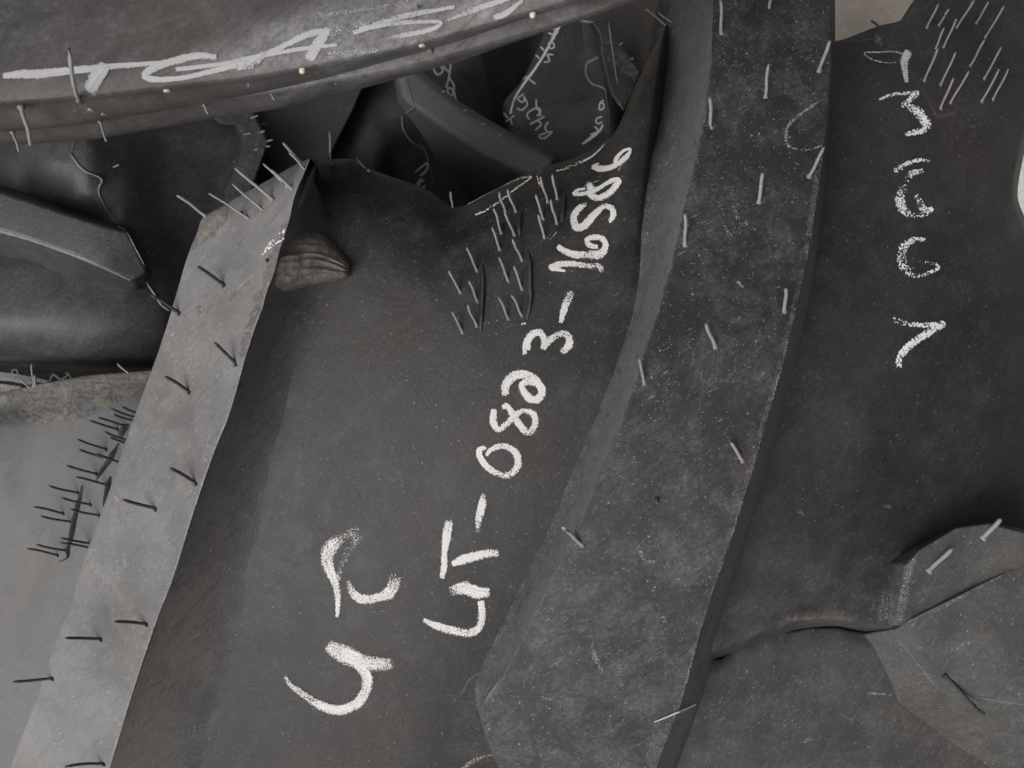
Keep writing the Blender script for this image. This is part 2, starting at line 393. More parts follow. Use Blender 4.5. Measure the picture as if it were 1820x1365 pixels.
def to_px(p):
    d = H-p[2]; return p[0]/(K*d)+W0/2, H0/2-p[1]/(K*d)
def whisker(sf, base, tip, parent, r=0.00062, lift=0.55, bend=0.12, mat='whisker', name='rubber_whisker', up=None):
    """a thin moulding whisker standing on a surface"""
    b, n = sf.hit(*base)
    npx = math.hypot(tip[0]-base[0], tip[1]-base[1])
    Lp = npx*K*(H-b.z)
    zt = b.z + (lift*Lp if up is None else up)
    t = Vector(P(tip[0], tip[1], zt))
    mid = (b+t)/2 + n*(bend*(t-b).length) + Vector((0, 0, 0.0))
    segs = 9; V = []; F = []; sides = 8
    b0 = b - n*0.0008
    wx = random.uniform(-1, 1)*r*0.35; 
    for i in range(segs+1):
        s = i/segs
        p = b0*(1-s)**2 + mid*2*s*(1-s) + t*s*s + Vector((wx*math.sin(s*7), wx*math.cos(s*5), 0))
        d = ((mid-b0)*(2*(1-s)) + (t-mid)*(2*s)).normalized()
        a = d.orthogonal().normalized(); c = d.cross(a)
        rr = r*(1.0 + 1.1*max(0, 1-s*9) + 0.06*math.sin(s*23+wx*9e3)) * (0.96 if i < segs else 0.62)
        for k in range(sides):
            th = 2*math.pi*k/sides; V.append(p + a*(rr*math.cos(th)) + c*(rr*math.sin(th)))
    for i in range(segs):
        for k in range(sides):
            a = i*sides+k; b_ = i*sides+(k+1) % sides; F.append((a, b_, b_+sides, a+sides))
    F.append(tuple(range(segs*sides, (segs+1)*sides))); F.append(tuple(reversed(range(sides))))
    return mesh_from(name, np.array([tuple(v) for v in V]), F, M[mat], parent)
def nub(sf, p, parent, r=0.0016, mat='whisker', h=0.0016):
    b, n = sf.hit(*p)
    bm = bmesh.new(); bmesh.ops.create_icosphere(bm, subdivisions=2, radius=1)
    q = n.to_track_quat('Z', 'Y'); off = root_of(parent).location
    for v in bm.verts:
        c = v.co.copy(); k = 1+0.25*math.sin(c.x*5+c.y*7)
        v.co = b + q @ Vector((c.x*r*k, c.y*r*0.8*k, max(c.z, -0.4)*h)) - off
    me = bpy.data.meshes.new('whisker_stub'); bm.to_mesh(me); bm.free()
    me.polygons.foreach_set('use_smooth', [True]*len(me.polygons))
    return link('whisker_stub', me, M[mat], parent)
def strokes(name, sf, lst, mat, parent, off=0.00028, step=2.6):
    """brushed or chalked strokes laid on a surface. each: [(x, y, width, density), ...]"""
    V, F, den, acr, alg = [], [], [], [], []
    for si, pts in enumerate(lst):
        p = np.asarray(pts, float)
        ln = np.sum(np.hypot(*(np.diff(p[:, :2], axis=0).T)))
        n = int(max(5, ln/step))
        q = catmull(p, n)
        w = np.maximum(pchip(np.linspace(0, 1, len(p)), p[:, 2], np.linspace(0, 1, n)), 0.6)
        dn = pchip(np.linspace(0, 1, len(p)), p[:, 3], np.linspace(0, 1, n))
        tg = np.gradient(q[:, :2], axis=0); tg /= np.maximum(np.hypot(tg[:, 0], tg[:, 1]), 1e-6)[:, None]
        nr = np.stack([-tg[:, 1], tg[:, 0]], 1)
        # run past both ends a little so the ends are round
        q0 = q[0, :2]-tg[0]*w[0]*0.5; q1 = q[-1, :2]+tg[-1]*w[-1]*0.5
        e0 = q[0, :2]-tg[0]*w[0]*0.25; e1 = q[-1, :2]+tg[-1]*w[-1]*0.25
        cen = np.vstack([q0, e0, q[:, :2], e1, q1]); nr = np.vstack([nr[0], nr[0], nr, nr[-1], nr[-1]])
        ww = np.r_[w[0]*0.55, w[0]*0.9, w, w[-1]*0.9, w[-1]*0.55]; dd = np.r_[0, dn[0]*0.8, dn, dn[-1]*0.8, 0]
        m = len(cen); ac = np.array([-1.18, -0.95, -0.6, -0.2, 0.2, 0.6, 0.95, 1.18]); pr = np.array([0, 0.66, 0.97, 1, 1, 0.97, 0.66, 0])
        o0 = len(V); s = 0
        for i in range(m):
            if i: s += math.hypot(*(cen[i]-cen[i-1]))
            for a, pv in zip(ac, pr):
                x, y = cen[i]+nr[i]*a*ww[i]*0.5
                l, nn = sf.hit(x, y)
                l = l + nn*(off+0.00007*(si % 5))
                V.append((l.x, l.y, l.z)); den.append(pv*dd[i]); acr.append(a+si*3.1); alg.append(s+si*170)
        F += [f for f in gridfaces(len(ac), m, o0) if max(math.dist(V[f[0]], V[f[2]]), math.dist(V[f[1]], V[f[3]])) < 0.007]      # nothing stretched across a gap
    return mesh_from(name, np.array(V), F, M[mat] if isinstance(mat, str) else mat, parent, dict(den=den, across=acr, along=alg))
def scuffs(name, sf, lst, mat, parent, fade=0.98):
    for st in lst: strokes(name, sf, [[(x, y, w*1.25, d*fade) for x, y, w, d in st]], mat, parent)
def ridge(sf, pts, parent, w=10, h=0.003, mat='floor', side=1, name='mould_ridge', back=2.5):
    """a low step left by the mould: long easy slope on one side, steep face on the other"""
    p = np.asarray(pts, float)
    n = int(max(6, np.sum(np.hypot(*(np.diff(p[:, :2], axis=0).T)))/4))
    q = catmull(np.c_[p[:, :2]], n)
    ws = pchip(np.linspace(0, 1, len(p)), p[:, 2] if p.shape[1] > 2 else np.full(len(p), w), np.linspace(0, 1, n))
    tg = np.gradient(q, axis=0); tg /= np.maximum(np.hypot(tg[:, 0], tg[:, 1]), 1e-6)[:, None]
    nr = np.stack([-tg[:, 1], tg[:, 0]], 1)*side
    V = []
    prof = [(-back, -0.0012), (-back*0.5, 0.55), (-0.15, 1.0), (0.0, 0.97), (0.45, 0.25), (1.0, -0.0012)]
    for i in range(n):
        e = min(1, 4*min(i, n-1-i)/n+0.15)
        for a, k in prof:
            x, y = q[i]+nr[i]*a*ws[i]
            l, nn = sf.hit(x, y); hh = k*h*e*min(1, ws[i]/w*1.2) if k > 0 else k
            l = l+nn*hh; V.append((l.x, l.y, l.z))
    F = gridfaces(len(prof), n)
    return mesh_from(name, np.array(V), F, M[mat], parent)
def cut(lst, ox, oy, s, wscale=1.0, d=1.0):
    """strokes measured in an enlarged crop -> photo pixels"""
    out = []
    for st in lst:
        out.append([(ox+p[0]*s, oy+p[1]*s, p[2]*s*wscale, (p[3] if len(p) > 3 else d)) for p in st])
    return out
def cc(pairs, ox, oy, s): return [((ox+a*s, oy+b*s), (ox+c*s, oy+d*s)) for a, b, c, d in pairs]
G_TYRES = 'tractor tyres heaped in the yard'

# ------------------------------------------------------------------ ground
def make_ground():
    n = 80; a = np.linspace(-1, 1, n); a = np.sign(a)*np.abs(a)**2.2*9
    X, Y = np.meshgrid(a, a); Z = -0.50+0.012*vnoise(X*9, Y*9)+0.006*vnoise(X*31, Y*31)
    V = np.stack([X.ravel(), Y.ravel(), Z.ravel()], 1)
    m = rubber('tan dirt yard', 0.23, 0.6, (1.12, 1.0, 0.85), dustcol=(0.33, 0.30, 0.25), speck=1.0, scratch=0.0, rough=0.9, bump=1.5, spec=0.2)
    o = mesh_from('ground', V, gridfaces(n, n), m); o['kind'] = 'structure'
make_ground()

# ------------------------------------------------------------------ the big tyre in the middle
A = thing('tractor_tyre', 'large black tractor tyre filling the middle, tread marked 4T-0803-16586 in white chalk', 'tyre', (0, 0, -0.45), G_TYRES)

# tread between the two long lugs
tops = [(480, 330), (560, 285), (620, 282), (665, 303), (760, 338), (810, 368), (870, 343), (950, 303), (1030, 276), (1090, 238), (1130, 150), (1174, 62), (1215, -20)]
bots = [(120, 1420), (230, 1420), (330, 1420), (420, 1420), (520, 1420), (590, 1420), (660, 1420), (740, 1420), (820, 1420), (900, 1420), (960, 1420), (1002, 1420), (1040, 1420)]
def trow(t, z):
    k = float(np.interp(t, [0, .12, .3], [1, .9, 0]))
    return [(a[0]+(b[0]-a[0])*t, a[1]+(b[1]-a[1])*t, z-k*(0.055 if i == 12 else 0.006 if i == 11 else 0)) for i, (a, b) in enumerate(zip(tops, bots))]
rows = [[(x, y+26, -0.20) for x, y in tops], [(x, y+8, -0.10) for x, y in tops], trow(0, -0.036), trow(0.025, -0.019), trow(0.07, -0.008), trow(0.16, -0.001), trow(0.4, 0.001), trow(0.7, 0.0), trow(1.0, 0.0)]
base1, sBase = sheet('tread_base', rows, 250, 330, M['floor'], A, zfun=dome, rowpos=[0, .1, .2, .28, .36, .5, .8, 1.15, 1.5], rough=0.0004)

# left long lug (greyed, facing the light)
LL = [(281, 551), (292, 526), (316, 484), (336, 447), (369, 390), (385, 361), (413, 350), (444, 337), (532, 311), (622, 282), (683, 260), (777, 225), (855, 200), (915, 179), (990, 151), (1075, 123), (1152, 95), (1254, 60), (1356, 21), (1420, -3)]
LR = [(281, 552), (349, 524), (396, 513), (446, 497), (484, 487), (523, 473), (549, 466), (576, 456), (630, 438), (735, 408), (806, 380), (908, 345), (1033, 306), (1096, 281), (1244, 232), (1360, 197), (1420, 178)]
mudL = lambda x, y: np.maximum(1.0*soft(x, y, [(362, 384), (408, 358), (402, 392), (374, 422), (334, 448), (345, 415)], 10),
        np.maximum(0.5*soft(x, y, [(335, 552), (400, 530), (450, 490), (478, 462), (474, 480), (410, 540), (350, 562)], 8),
        0.74*soft(x, y, [(498, 402), (516, 396), (490, 486), (472, 532), (440, 636), (420, 640), (448, 545), (466, 492), (484, 440)], 12)))
lit_toneL = lambda x, y: 1.15*np.clip(1-(x-np.interp(y, *np.array(LR).T))/np.interp(y, [281, 420, 1400], [40, 80, 150]), 0, 1)*np.clip((x-np.interp(y, *np.array(LR).T))/3, 0, 1)  # brownish wall painted paler toward its top edge, in place of light
def shiftx(r, f): return [(y, x+f(y)) for y, x in r]
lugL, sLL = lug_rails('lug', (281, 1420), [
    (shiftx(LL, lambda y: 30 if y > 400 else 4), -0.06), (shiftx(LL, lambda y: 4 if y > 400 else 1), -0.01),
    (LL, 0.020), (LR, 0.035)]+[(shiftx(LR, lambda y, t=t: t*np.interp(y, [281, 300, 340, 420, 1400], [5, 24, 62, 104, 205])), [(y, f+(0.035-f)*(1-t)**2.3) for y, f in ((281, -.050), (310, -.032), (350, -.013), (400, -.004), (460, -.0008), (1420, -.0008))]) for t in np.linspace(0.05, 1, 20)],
    M['lug_grey'], A, ny=330, mud=mudL, wob=0.15, lit_tone=lit_toneL, wall=[(tuple(range(3, 40)), M['floor_lit_tone'])])

# the worn rubber tab at the lug's foot
def make_tab():
    us = np.linspace(0, 1, 90); vs = np.linspace(-1, 1, 60); V = []; mu = []
    top = [(0, 392), (0.25, 398), (0.5, 408), (0.7, 426), (0.86, 446), (0.95, 462), (1, 474)]
    bot = [(0, 548), (0.2, 532), (0.45, 512), (0.65, 503), (0.82, 499), (0.93, 494), (1, 484)]
    for u in us:
        y0 = pchip(*np.array(top).T, [u])[0]; y1 = pchip(*np.array(bot).T, [u])[0]
        for v in vs:
            t = (v+1)/2; y = y0+(y1-y0)*t; xe = np.interp(y, *np.array(LR).T)+2; x = xe+(624-xe)*u
            prof = (1-abs(v)**3.0)**0.6 if abs(v) < 1 else 0
            hgt = (0.025*(1-u)**1.2+0.0115)*(1 if u < 0.88 else math.sqrt(max(0, 1-((u-0.88)/0.12)**2)))
            if t < 0.42: hgt *= 0.92-0.10*math.sin(u*3)          # lower shelf on the far side
            cre = 0.0026*math.exp(-((t-0.60-0.10*u*u)/0.055)**2)+0.0020*math.exp(-((t-0.83+0.05*u)/0.05)**2)+0.0022*math.exp(-((t-0.45-0.06*u)/0.03)**2)
            z = -0.004+hgt*prof-cre*prof*min(1, u*2.2)
            z += 0.0011*float(vnoise(np.array(x/34.0), np.array(y/4.0)))*prof+0.0010*float(vnoise(np.array(x/11.0), np.array(y/9.0)))*prof
            V.append((x+2*float(vnoise(np.array(y/9.0), np.array(3.0))), y, z))
            m = 0.68+0.30*math.exp(-((t-0.45)/0.10)**2)*(u > 0.3)+0.30*math.exp(-((t-0.5)/0.3)**2)*max(0, u-0.6)*2+0.30*math.exp(-((u-0.1)/0.12)**2)*(t > 0.5)-0.25*math.exp(-((t-0.62)/0.05)**2)-0.22*(t > 0.88)
            mu.append(max(0, min(1, m)))
    V = np.array(V); px, py, z = V.T
    W = P(px, py, z+dome(px, py)); mu = np.array(mu)
    return mesh_from('rubber_tab', W, gridfaces(len(vs), len(us)), M['tab'], A, dict(mud=mu, dust=0.9+0.3*mu))
make_tab()

# right long lug
RL = [(-40, 1272), (0, 1267), (105, 1264), (204, 1252), (310, 1231), (352, 1217), (464, 1195), (550, 1170), (637, 1141), (746, 1106), (896, 1044), (1026, 983), (1117, 938), (1200, 893), (1258, 858), (1275, 858), (1300, 862), (1346, 881), (1420, 912)]
RB = [(-40, 1180), (0, 1172), (105, 1150), (204, 1137), (310, 1138), (400, 1136), (493, 1122), (616, 1088), (735, 1042), (837, 1000), (906, 975), (1033, 914), (1131, 866), (1222, 835), (1258, 846), (1275, 852), (1300, 858), (1346, 878), (1420, 909)]
RR = [(-40, 1479), (0, 1478), (100, 1477), (200, 1471), (300, 1459), (400, 1445), (500, 1427), (609, 1401), (707, 1375), (837, 1338), (966, 1297), (1096, 1254), (1180, 1230), (1255, 1209), (1325, 1182), (1420, 1146)]
def mixr(a, b, t):
    ya = np.array(a, float); yb = np.array(b, float)
    ys = np.unique(np.r_[ya[:, 0], yb[:, 0]])
    return [(y, pchip(ya[:, 0], ya[:, 1], [y])[0]*(1-t)+pchip(yb[:, 0], yb[:, 1], [y])[0]*t) for y in ys]
lit_dustR = lambda x, y: np.clip(0.02+0.42*np.clip((y-620)/450, 0, 1)*0.6, 0, 1)  # dust rising downward also carries the lit tone of the lower end
lit_toneR = lambda x, y: np.clip((np.interp(y, *np.array(RL).T)+1-x)/2, 0, 1)*np.clip(1-(np.interp(y, *np.array(RL).T)-x)/np.interp(y, [0, 150, 300, 500, 1265], [120, 125, 95, 78, 48]), 0, 1)**1.35*np.clip((1290-y)/60, 0, 1)+0.55*(x > np.interp(y, *np.array(RR).T)+1)*np.clip((y-250)/250, 0, 1)  # left flank strip and right wall lightened in colour, as if lit
mudR = lambda x, y: 0.60*np.exp(-((x-np.interp(y, *np.array(RR).T)+5)/9)**2)*(y > 300)
def zt(a, b, c): return [(-40, a), (600, b), (1250, c), (1420, c)]
def fz(t): return [(y, zb_+(0.037-zb_)*t**(1.9)) for y, zb_ in ((-40, -.052), (105, -.048), (204, -.036), (280, -.015), (360, -.006), (440, -.003), (1420, -.003))]
flank = [(mixr(RB, RL, t), fz(t)) for t in (0, 0.1, 0.2, 0.3, 0.4, 0.5, 0.6, 0.7, 0.8, 0.87, 0.94)]
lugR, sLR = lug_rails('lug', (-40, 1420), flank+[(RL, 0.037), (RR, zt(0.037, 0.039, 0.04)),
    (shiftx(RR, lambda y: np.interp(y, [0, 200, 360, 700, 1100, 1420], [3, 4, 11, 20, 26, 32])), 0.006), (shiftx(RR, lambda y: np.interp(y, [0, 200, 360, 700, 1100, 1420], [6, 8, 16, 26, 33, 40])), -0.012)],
    M['lug_dark'], A, ny=360, mud=mudR, dust=lit_dustR, lit_tone=lit_toneR, wob=0.35)

# greyed tread to the left of the left lug
f2 = [
    [(-90, 730, -0.14), (0, 722, -0.14), (88, 703, -0.14), (176, 690, -0.14), (269, 684, -0.14), (330, 690, -0.14)],
    [(-90, 712, -0.017), (0, 698, -0.017), (88, 679, -0.016), (176, 665, -0.014), (269, 658, -0.014), (330, 650, -0.014)],
    [(-90, 735, -0.014), (0, 722, -0.013), (88, 708, -0.012), (176, 690, -0.010), (269, 680, -0.010), (330, 675, -0.01)],
    [(-90, 772, 0.006), (0, 762, 0.003), (88, 755, -0.003), (176, 742, 0.0), (269, 715, 0.002), (330, 700, 0.0)],
    [(-90, 850, 0.024), (0, 850, 0.011), (70, 850, 0.002), (140, 845, 0.006), (225, 840, 0.012), (300, 840, 0.006)],
    [(-90, 1000, 0.014), (0, 1000, 0.004), (60, 1000, 0.004), (110, 1000, 0.010), (170, 1000, 0.013), (250, 1000, 0.006)],
    [(-90, 1200, -0.004), (-30, 1200, 0.002), (10, 1200, 0.007), (50, 1200, 0.011), (100, 1200, 0.013), (170, 1200, 0.006)],
    [(-90, 1420, 0.004), (-60, 1420, 0.006), (-30, 1420, 0.009), (0, 1420, 0.011), (40, 1420, 0.012), (110, 1420, 0.006)]]
mudpoly = [(-100, 690), (44, 680), (132, 668), (269, 650), (262, 684), (228, 706), (193, 727), (158, 745), (141, 748), (120, 755), (98, 746), (74, 755), (50, 752), (39, 759), (20, 748), (0, 755), (-100, 760)]
f2 = [[(-340, r[0][1]+8, r[0][2])]+r for r in f2]
base2, sB2 = sheet('tread_base', f2, 160, 230, M['floor_grey'], A, zfun=dome, rowpos=[0, .12, .2, .32, .55, .9, 1.3, 1.7], mud=lambda x, y: soft(x, y, mudpoly, 6)*(0.62+0.55*vnoise(x/30+3, y/11+5)+0.3*vnoise(x/9+1, y/5)))

# dark tread to the right of the right lug
f3t = [(1420, 92), (1462, 76), (1493, 71), (1560, 47), (1602, 36), (1650, -25), (1740, -70), (1835, -70), (1845, -70)]
f3b = [(1190, 1182), (1262, 1156), (1320, 1136), (1377, 1113), (1426, 1099), (1479, 1095), (1531, 1105), (1591, 1114), (1640, 1126)]
rx = [(-70, 1850), (200, 1840), (250, 1824), (300, 1816), (345, 1809), (375, 1818), (420, 1835), (500, 1850), (1200, 1860)]
def f3row(y, zs, dz=0):
    xl = np.interp(y, [a[0] for a in RR], [a[1] for a in RR])-40; xr = np.interp(y, *np.array(rx).T)
    ts = [0, 0.14, 0.25, 0.4, 0.55, 0.7, 0.85, 0.97, 1.0]
    zz = [0.0, 0.0, 0.0, 0.0, 0.0, 0.0, -0.002, -0.012, -0.06]
    return [(xl+(xr-xl)*t, y, z+dz) for t, z in zip(ts, zz)]
def blend(r1, r2, t): return [tuple(a*(1-t)+b*t for a, b in zip(p, q)) for p, q in zip(r1, r2)]
r_top = [(x, y, -0.016) for x, y in f3t]; r_bot = [(x, y, 0.006) for x, y in f3b]
r_bot[-1] = (1700, 1126, -0.02)
rows3 = [[(x, y+22, -0.16) for x, y in f3t], r_top, blend(r_top, f3row(170, 0), 0.5), f3row(200, 0), f3row(270, 0), f3row(345, 0), f3row(420, 0), f3row(600, 0), [(x, y, z-(0.010*min(1, max(0, (i-3)/3)))) for i, (x, y, z) in enumerate(f3row(830, 0))], [(x, y, z-(0.018*min(1, max(0, (i-3)/2)))) for i, (x, y, z) in enumerate(f3row(930, 0))]]
r10 = f3row(1060, 0)
r10 = [(x if i < 8 else x, y, z) for i, (x, y, z) in enumerate(r10)]
rows3 += [blend(r10, [(x, y-38, 0.004) for x, y, z in r_bot], 0.6), r_bot, [(x, y+12, -0.006) for x, y, z in r_bot], [(x, y+26, -0.035) for x, y, z in r_bot]]
dirt3 = lambda x, y: np.clip(0.42*soft(x, y, [(1440, 1000), (1560, 960), (1600, 1000), (1590, 1100), (1430, 1090)], 60)+0.35*soft(x, y, [(1380, 1085), (1600, 1085), (1600, 1112), (1380, 1112)], 12), 0, 1)
base3, sB3 = sheet('tread_base', rows3, 170, 330, M['floor_dark'], A, zfun=dome, rowpos=[0, .1, .22, .34, .42, .5, .58, .8, 1.05, 1.25, 1.4, 1.46, 1.49, 1.54], mud=dirt3, dust=lambda x, y: 0.25*np.clip((y-850)/250, 0, 1)+0.4*soft(x, y, [(1796, 360), (1830, 360), (1830, 420), (1796, 418)], 14))

# end of a third lug at the right edge
t3 = [(1612, 1004, 0.013), (1634, 978, 0.015), (1700, 938, 0.020), (1757, 930, 0.025), (1830, 949, 0.036), (1920, 965, 0.050), (1920, 1120, 0.048), (1700, 1120, 0.020), (1592, 1112, 0.011)]
b3 = [(1582, 1002, -0.004), (1622, 972, -0.004), (1694, 936, -0.012), (1757, 928, -0.014), (1840, 944, -0.014), (1960, 958, -0.02), (1960, 1160, -0.01), (1700, 1150, -0.01), (1556, 1108, -0.004)]
lug3, sL3 = prism('lug', t3, b3, M['low'], A, zfun=dome, bev=0.0012, mudf=lambda x, y: 0.40*soft(x, y, [(1560, 985), (1622, 980), (1612, 1115), (1550, 1115)], 10))

# ------------------------------------------------------------------ chalk on the big tyre
def W(l): return [[(x, y, w, d[0] if d else 1.25) for x, y, w, *d in s] for s in l]
num = []
num += cut([[(1385, 292, 40), (1450, 305, 62), (1550, 292, 50), (1640, 240, 52), (1705, 175, 50), (1718, 128, 28), (1670, 140, 24), (1615, 190, 32), (1590, 238, 40), (1600, 262, 40)], [(1395, 280, 30), (1440, 258, 10)]], 780, 240, .1978, d=1.35)
num += cut([[(1345, 440, 60, 1.05), (1375, 500, 80), (1365, 540, 70), (1430, 568, 60), (1530, 530, 60), (1605, 440, 60), (1618, 405, 40), (1560, 412, 40), (1460, 470, 34), (1380, 510, 50), (1290, 532, 40), (1215, 535, 36), (1245, 500, 30), (1310, 488, 26)]], 780, 240, .1978, d=1.35)
num += cut([[(1320, 628, 40, 1.0), (1255, 670, 60), (1212, 740, 70), (1232, 825, 80), (1300, 820, 80), (1365, 755, 78), (1430, 685, 66), (1500, 642, 50), (1555, 662, 60), (1568, 720, 60), (1535, 778, 36)]], 780, 240, .1978, d=1.3)
num += cut([[(1075, 1010, 50), (1130, 1045, 60), (1220, 1075, 70), (1340, 1080, 76, 1.15), (1455, 1068, 90), (1498, 1000, 70), (1470, 935, 56), (1400, 922, 50), (1335, 940, 50), (1350, 990, 56), (1425, 1010, 40)]], 780, 240, .1978, d=1.3)
num += cut([[(1000, 1190, 54), (1080, 1165, 60), (1200, 1158, 52), (1320, 1175, 52), (1435, 1178, 70, 1.1), (1462, 1215, 60, 1.1)], [(1010, 1205, 36), (1070, 1210, 36), (1130, 1222, 24)]], 780, 240, .1978, d=1.3)
num += cut([[(1185, 415, 80, 0.95), (1150, 490, 70, 1.15), (1118, 580, 60), (1095, 670, 40)]], 780, 440, .1978, d=1.3)
num += cut([[(770, 955, 40, 1.15), (785, 870, 66), (835, 785, 74), (905, 765, 70), (945, 820, 60), (940, 900, 50), (1000, 830, 66), (1080, 778, 66, 1.1), (1155, 790, 74, 1.1), (1172, 870, 74), (1115, 935, 66, 1.15)], [(790, 900, 36), (815, 872, 36), (805, 910, 36)]], 780, 440, .1978, d=1.3)
num += cut([[(595, 300, 70, 1.1), (605, 215, 80), (680, 140, 90), (780, 135, 90), (870, 185, 86), (925, 270, 76), (895, 345, 76), (830, 352, 76), (768, 290, 76), (745, 225, 60), (790, 195, 70), (860, 210, 50)]], 780, 640, .1978, d=1.3)
num += cut([[(495, 455, 60), (492, 560, 68), (540, 620, 64), (610, 572, 60), (680, 505, 60), (755, 455, 50, 1.1), (850, 485, 64), (862, 580, 64), (805, 655, 72, 1.1), (730, 585, 70), (660, 480, 72), (612, 410, 56), (580, 420, 44)]], 780, 640, .1978, d=1.3)
num += cut([[(415, 785, 40), (365, 805, 56), (375, 880, 60), (450, 970, 62), (560, 1028, 64, 1.15), (645, 1025, 70, 1.15), (708, 950, 68), (700, 850, 70), (635, 785, 62), (550, 772, 58), (465, 808, 50), (432, 850, 34)]], 780, 640, .1978, d=1.3)
num += cut([[(1570, 75, 40, 0.85), (1560, 150, 62), (1535, 250, 60), (1527, 340, 44, 1.1), (1520, 385, 30, 0.8)]], 480, 860, .2418, d=1.25)
num += cut([[(1316, 285, 70, 1.15), (1300, 380, 72), (1284, 500, 46), (1280, 600, 50), (1265, 680, 42)], [(1350, 582, 44), (1450, 545, 74), (1600, 510, 66), (1665, 508, 56, 1.1)],
     [(1135, 998, 34), (1200, 1032, 56), (1330, 1072, 68, 1.15), (1470, 1094, 70, 1.15), (1540, 1045, 60), (1558, 950, 56), (1550, 870, 50)], [(1340, 780, 84, 1.1), (1430, 762, 100), (1520, 795, 96), (1590, 800, 80, 1.05)]], 480, 860, .2418, d=1.3)
strokes('chalk_writing', sBase, [[(x, y, w*1.06, d+0.07) for x, y, w, d in q] for q in num], 'chalk', base1)
bigc = cut([[(575, 715, 44, 1.0), (612, 800, 70), (680, 845, 80), (780, 838, 76), (880, 790, 110, 1.15), (920, 690, 110, 0.86)],
    [(650, 345, 110, 0.74), (560, 385, 90, 0.82), (460, 450, 120, 1.05), (420, 540, 110, 1.2), (450, 650, 76), (490, 760, 60), (500, 850, 48), (495, 970, 28)],
    [(640, 400, 110, 0.86), (580, 500, 80, 0.78), (520, 610, 70, 0.86), (500, 700, 60, 1.0)]], 480, 860, .2418, d=1.3)
bigc += cut([[(450, 470, 110, 1.2), (560, 530, 150), (680, 578, 130), (800, 600, 120, 1.2), (880, 600, 110, 1.05)], [(640, 590, 80), (715, 690, 90), (700, 800, 88), (635, 890, 92), (500, 935, 84), (380, 902, 76, 1.2), (240, 815, 64, 1.1), (150, 745, 50, 1.1), (120, 695, 36, 1.0)]], 480, 1035, .2418, d=1.3)
strokes('chalk_writing', sBase, bigc, 'chalk', base1)
# thin outlines of an older chalk mark near the tread's edge
old = cut([[(260, 625, 12), (420, 540, 12), (600, 450, 14), (740, 390, 16), (830, 378, 22), (820, 395, 14), (700, 480, 18), (560, 590, 22), (420, 680, 24), (335, 718, 24)],
     [(480, 510, 8), (640, 430, 8), (760, 385, 8)], [(905, 300, 70, 0.82), (905, 350, 74, 0.82), (885, 380, 20)], [(885, 380, 14), (895, 420, 14), (910, 465, 18)], [(915, 385, 14), (915, 460, 16)],
     [(1055, 325, 14, 0.95), (1150, 300, 36, 0.95), (1260, 255, 34, 0.95), (1370, 200, 20), (1460, 120, 16), (1520, 40, 24, .9), (1530, 0, 40, .9)], [(1240, 145, 10), (1330, 95, 10), (1440, 30, 10), (1500, -10, 12)], [(1250, 130, 8), (1400, 30, 8), (1460, 0, 8)]], 780, 240, .1978, d=1.12)
strokes('chalk_outline', sBase, old, 'chalk_loose', base1)
# scuffs
sc1 = cut([[(975, 0, 14), (985, 30, 20), (990, 65, 8)], [(1105, 430, 14), (1110, 480, 22)], [(1150, 440, 8), (1190, 440, 8)], [(1165, 690, 30), (1180, 760, 44), (1195, 810, 24)]], 480, 860, .2418, d=0.95)
sc1 += cut([[(300, 1060, 8), (315, 1130, 26), (335, 1240, 6)]], 600, 440, .3516, d=1.0)
sc1 += cut([[(1500, 680, 20), (1450, 735, 12), (1420, 800, 12), (1370, 850, 30), (1340, 905, 10)], [(1520, 780, 14), (1520, 860, 8)]], 480, 1035, .2418, d=1.05)
sc1 += cut([[(435, 240, 12, .85), (445, 400, 12, .85), (430, 640, 16, .85), (440, 760, 16, .85)], [(170, 860, 14), (180, 830, 14), (260, 810, 12), (370, 780, 10)], [(195, 905, 30, .9), (290, 870, 14, .9), (330, 855, 10, .9)], [(850, 140, 12, .85), (880, 300, 12, .85)], [(595, 720, 14, .9), (720, 690, 10, .9)], [(550, 320, 16, .8), (555, 390, 30, .8)], [(1500, 840, 10, .85), (1600, 780, 22, .9), (1650, 735, 12, .9)], [(1400, 1150, 30, .8), (1490, 1090, 30, .85)]], 780, 440, .1978, d=0.95)
scuffs('scuff_mark', sBase, sc1, 'scuff', base1)
for q in cut([[(985, 940, 34), (1045, 870, 34)]], 780, 240, .1978, d=1.3)+cut([[(745, 690, 20), (775, 680, 24)]], 780, 440, .1978, d=1.3): strokes('chalk_outline', sBase, [q], 'chalk', base1)

strokes('mud_smear', sBase, [[(815, 1380, 8, 1.0), (828, 1362, 10, 1.15), (850, 1348, 9, 1.15), (880, 1340, 6, 1.0)]], 'mudsmear', base1)

# low steps of the mould with dark sides
for p in ([(765, 665, 16), (735, 760, 32), (735, 880, 30), (720, 905, 14)], [(800, 1040, 20), (825, 1130, 34), (830, 1240, 34), (830, 1365, 34), (835, 1450, 30), (820, 1560, 26), (800, 1660, 18)], [(1135, 535, 20), (1130, 660, 30), (1115, 790, 26)], [(1115, 790, 22), (1050, 870, 18), (955, 985, 16)], [(750, 905, 16), (660, 980, 14), (555, 1100, 18)]):
    ridge(sBase, [(780+a*.1978, 240+b*.1978, c*.1978*.7) for a, b, c in p], base1, w=6, h=0.0026, mat='floor', side=-1)
ridge(sBase, [(780+a*.1978, 440+b*.1978, c*.1978*.7) for a, b, c in [(395, 150, 20), (408, 280, 30), (405, 420, 30), (395, 600, 28), (380, 770, 18)]], base1, w=6, h=0.0026, mat='floor', side=-1)

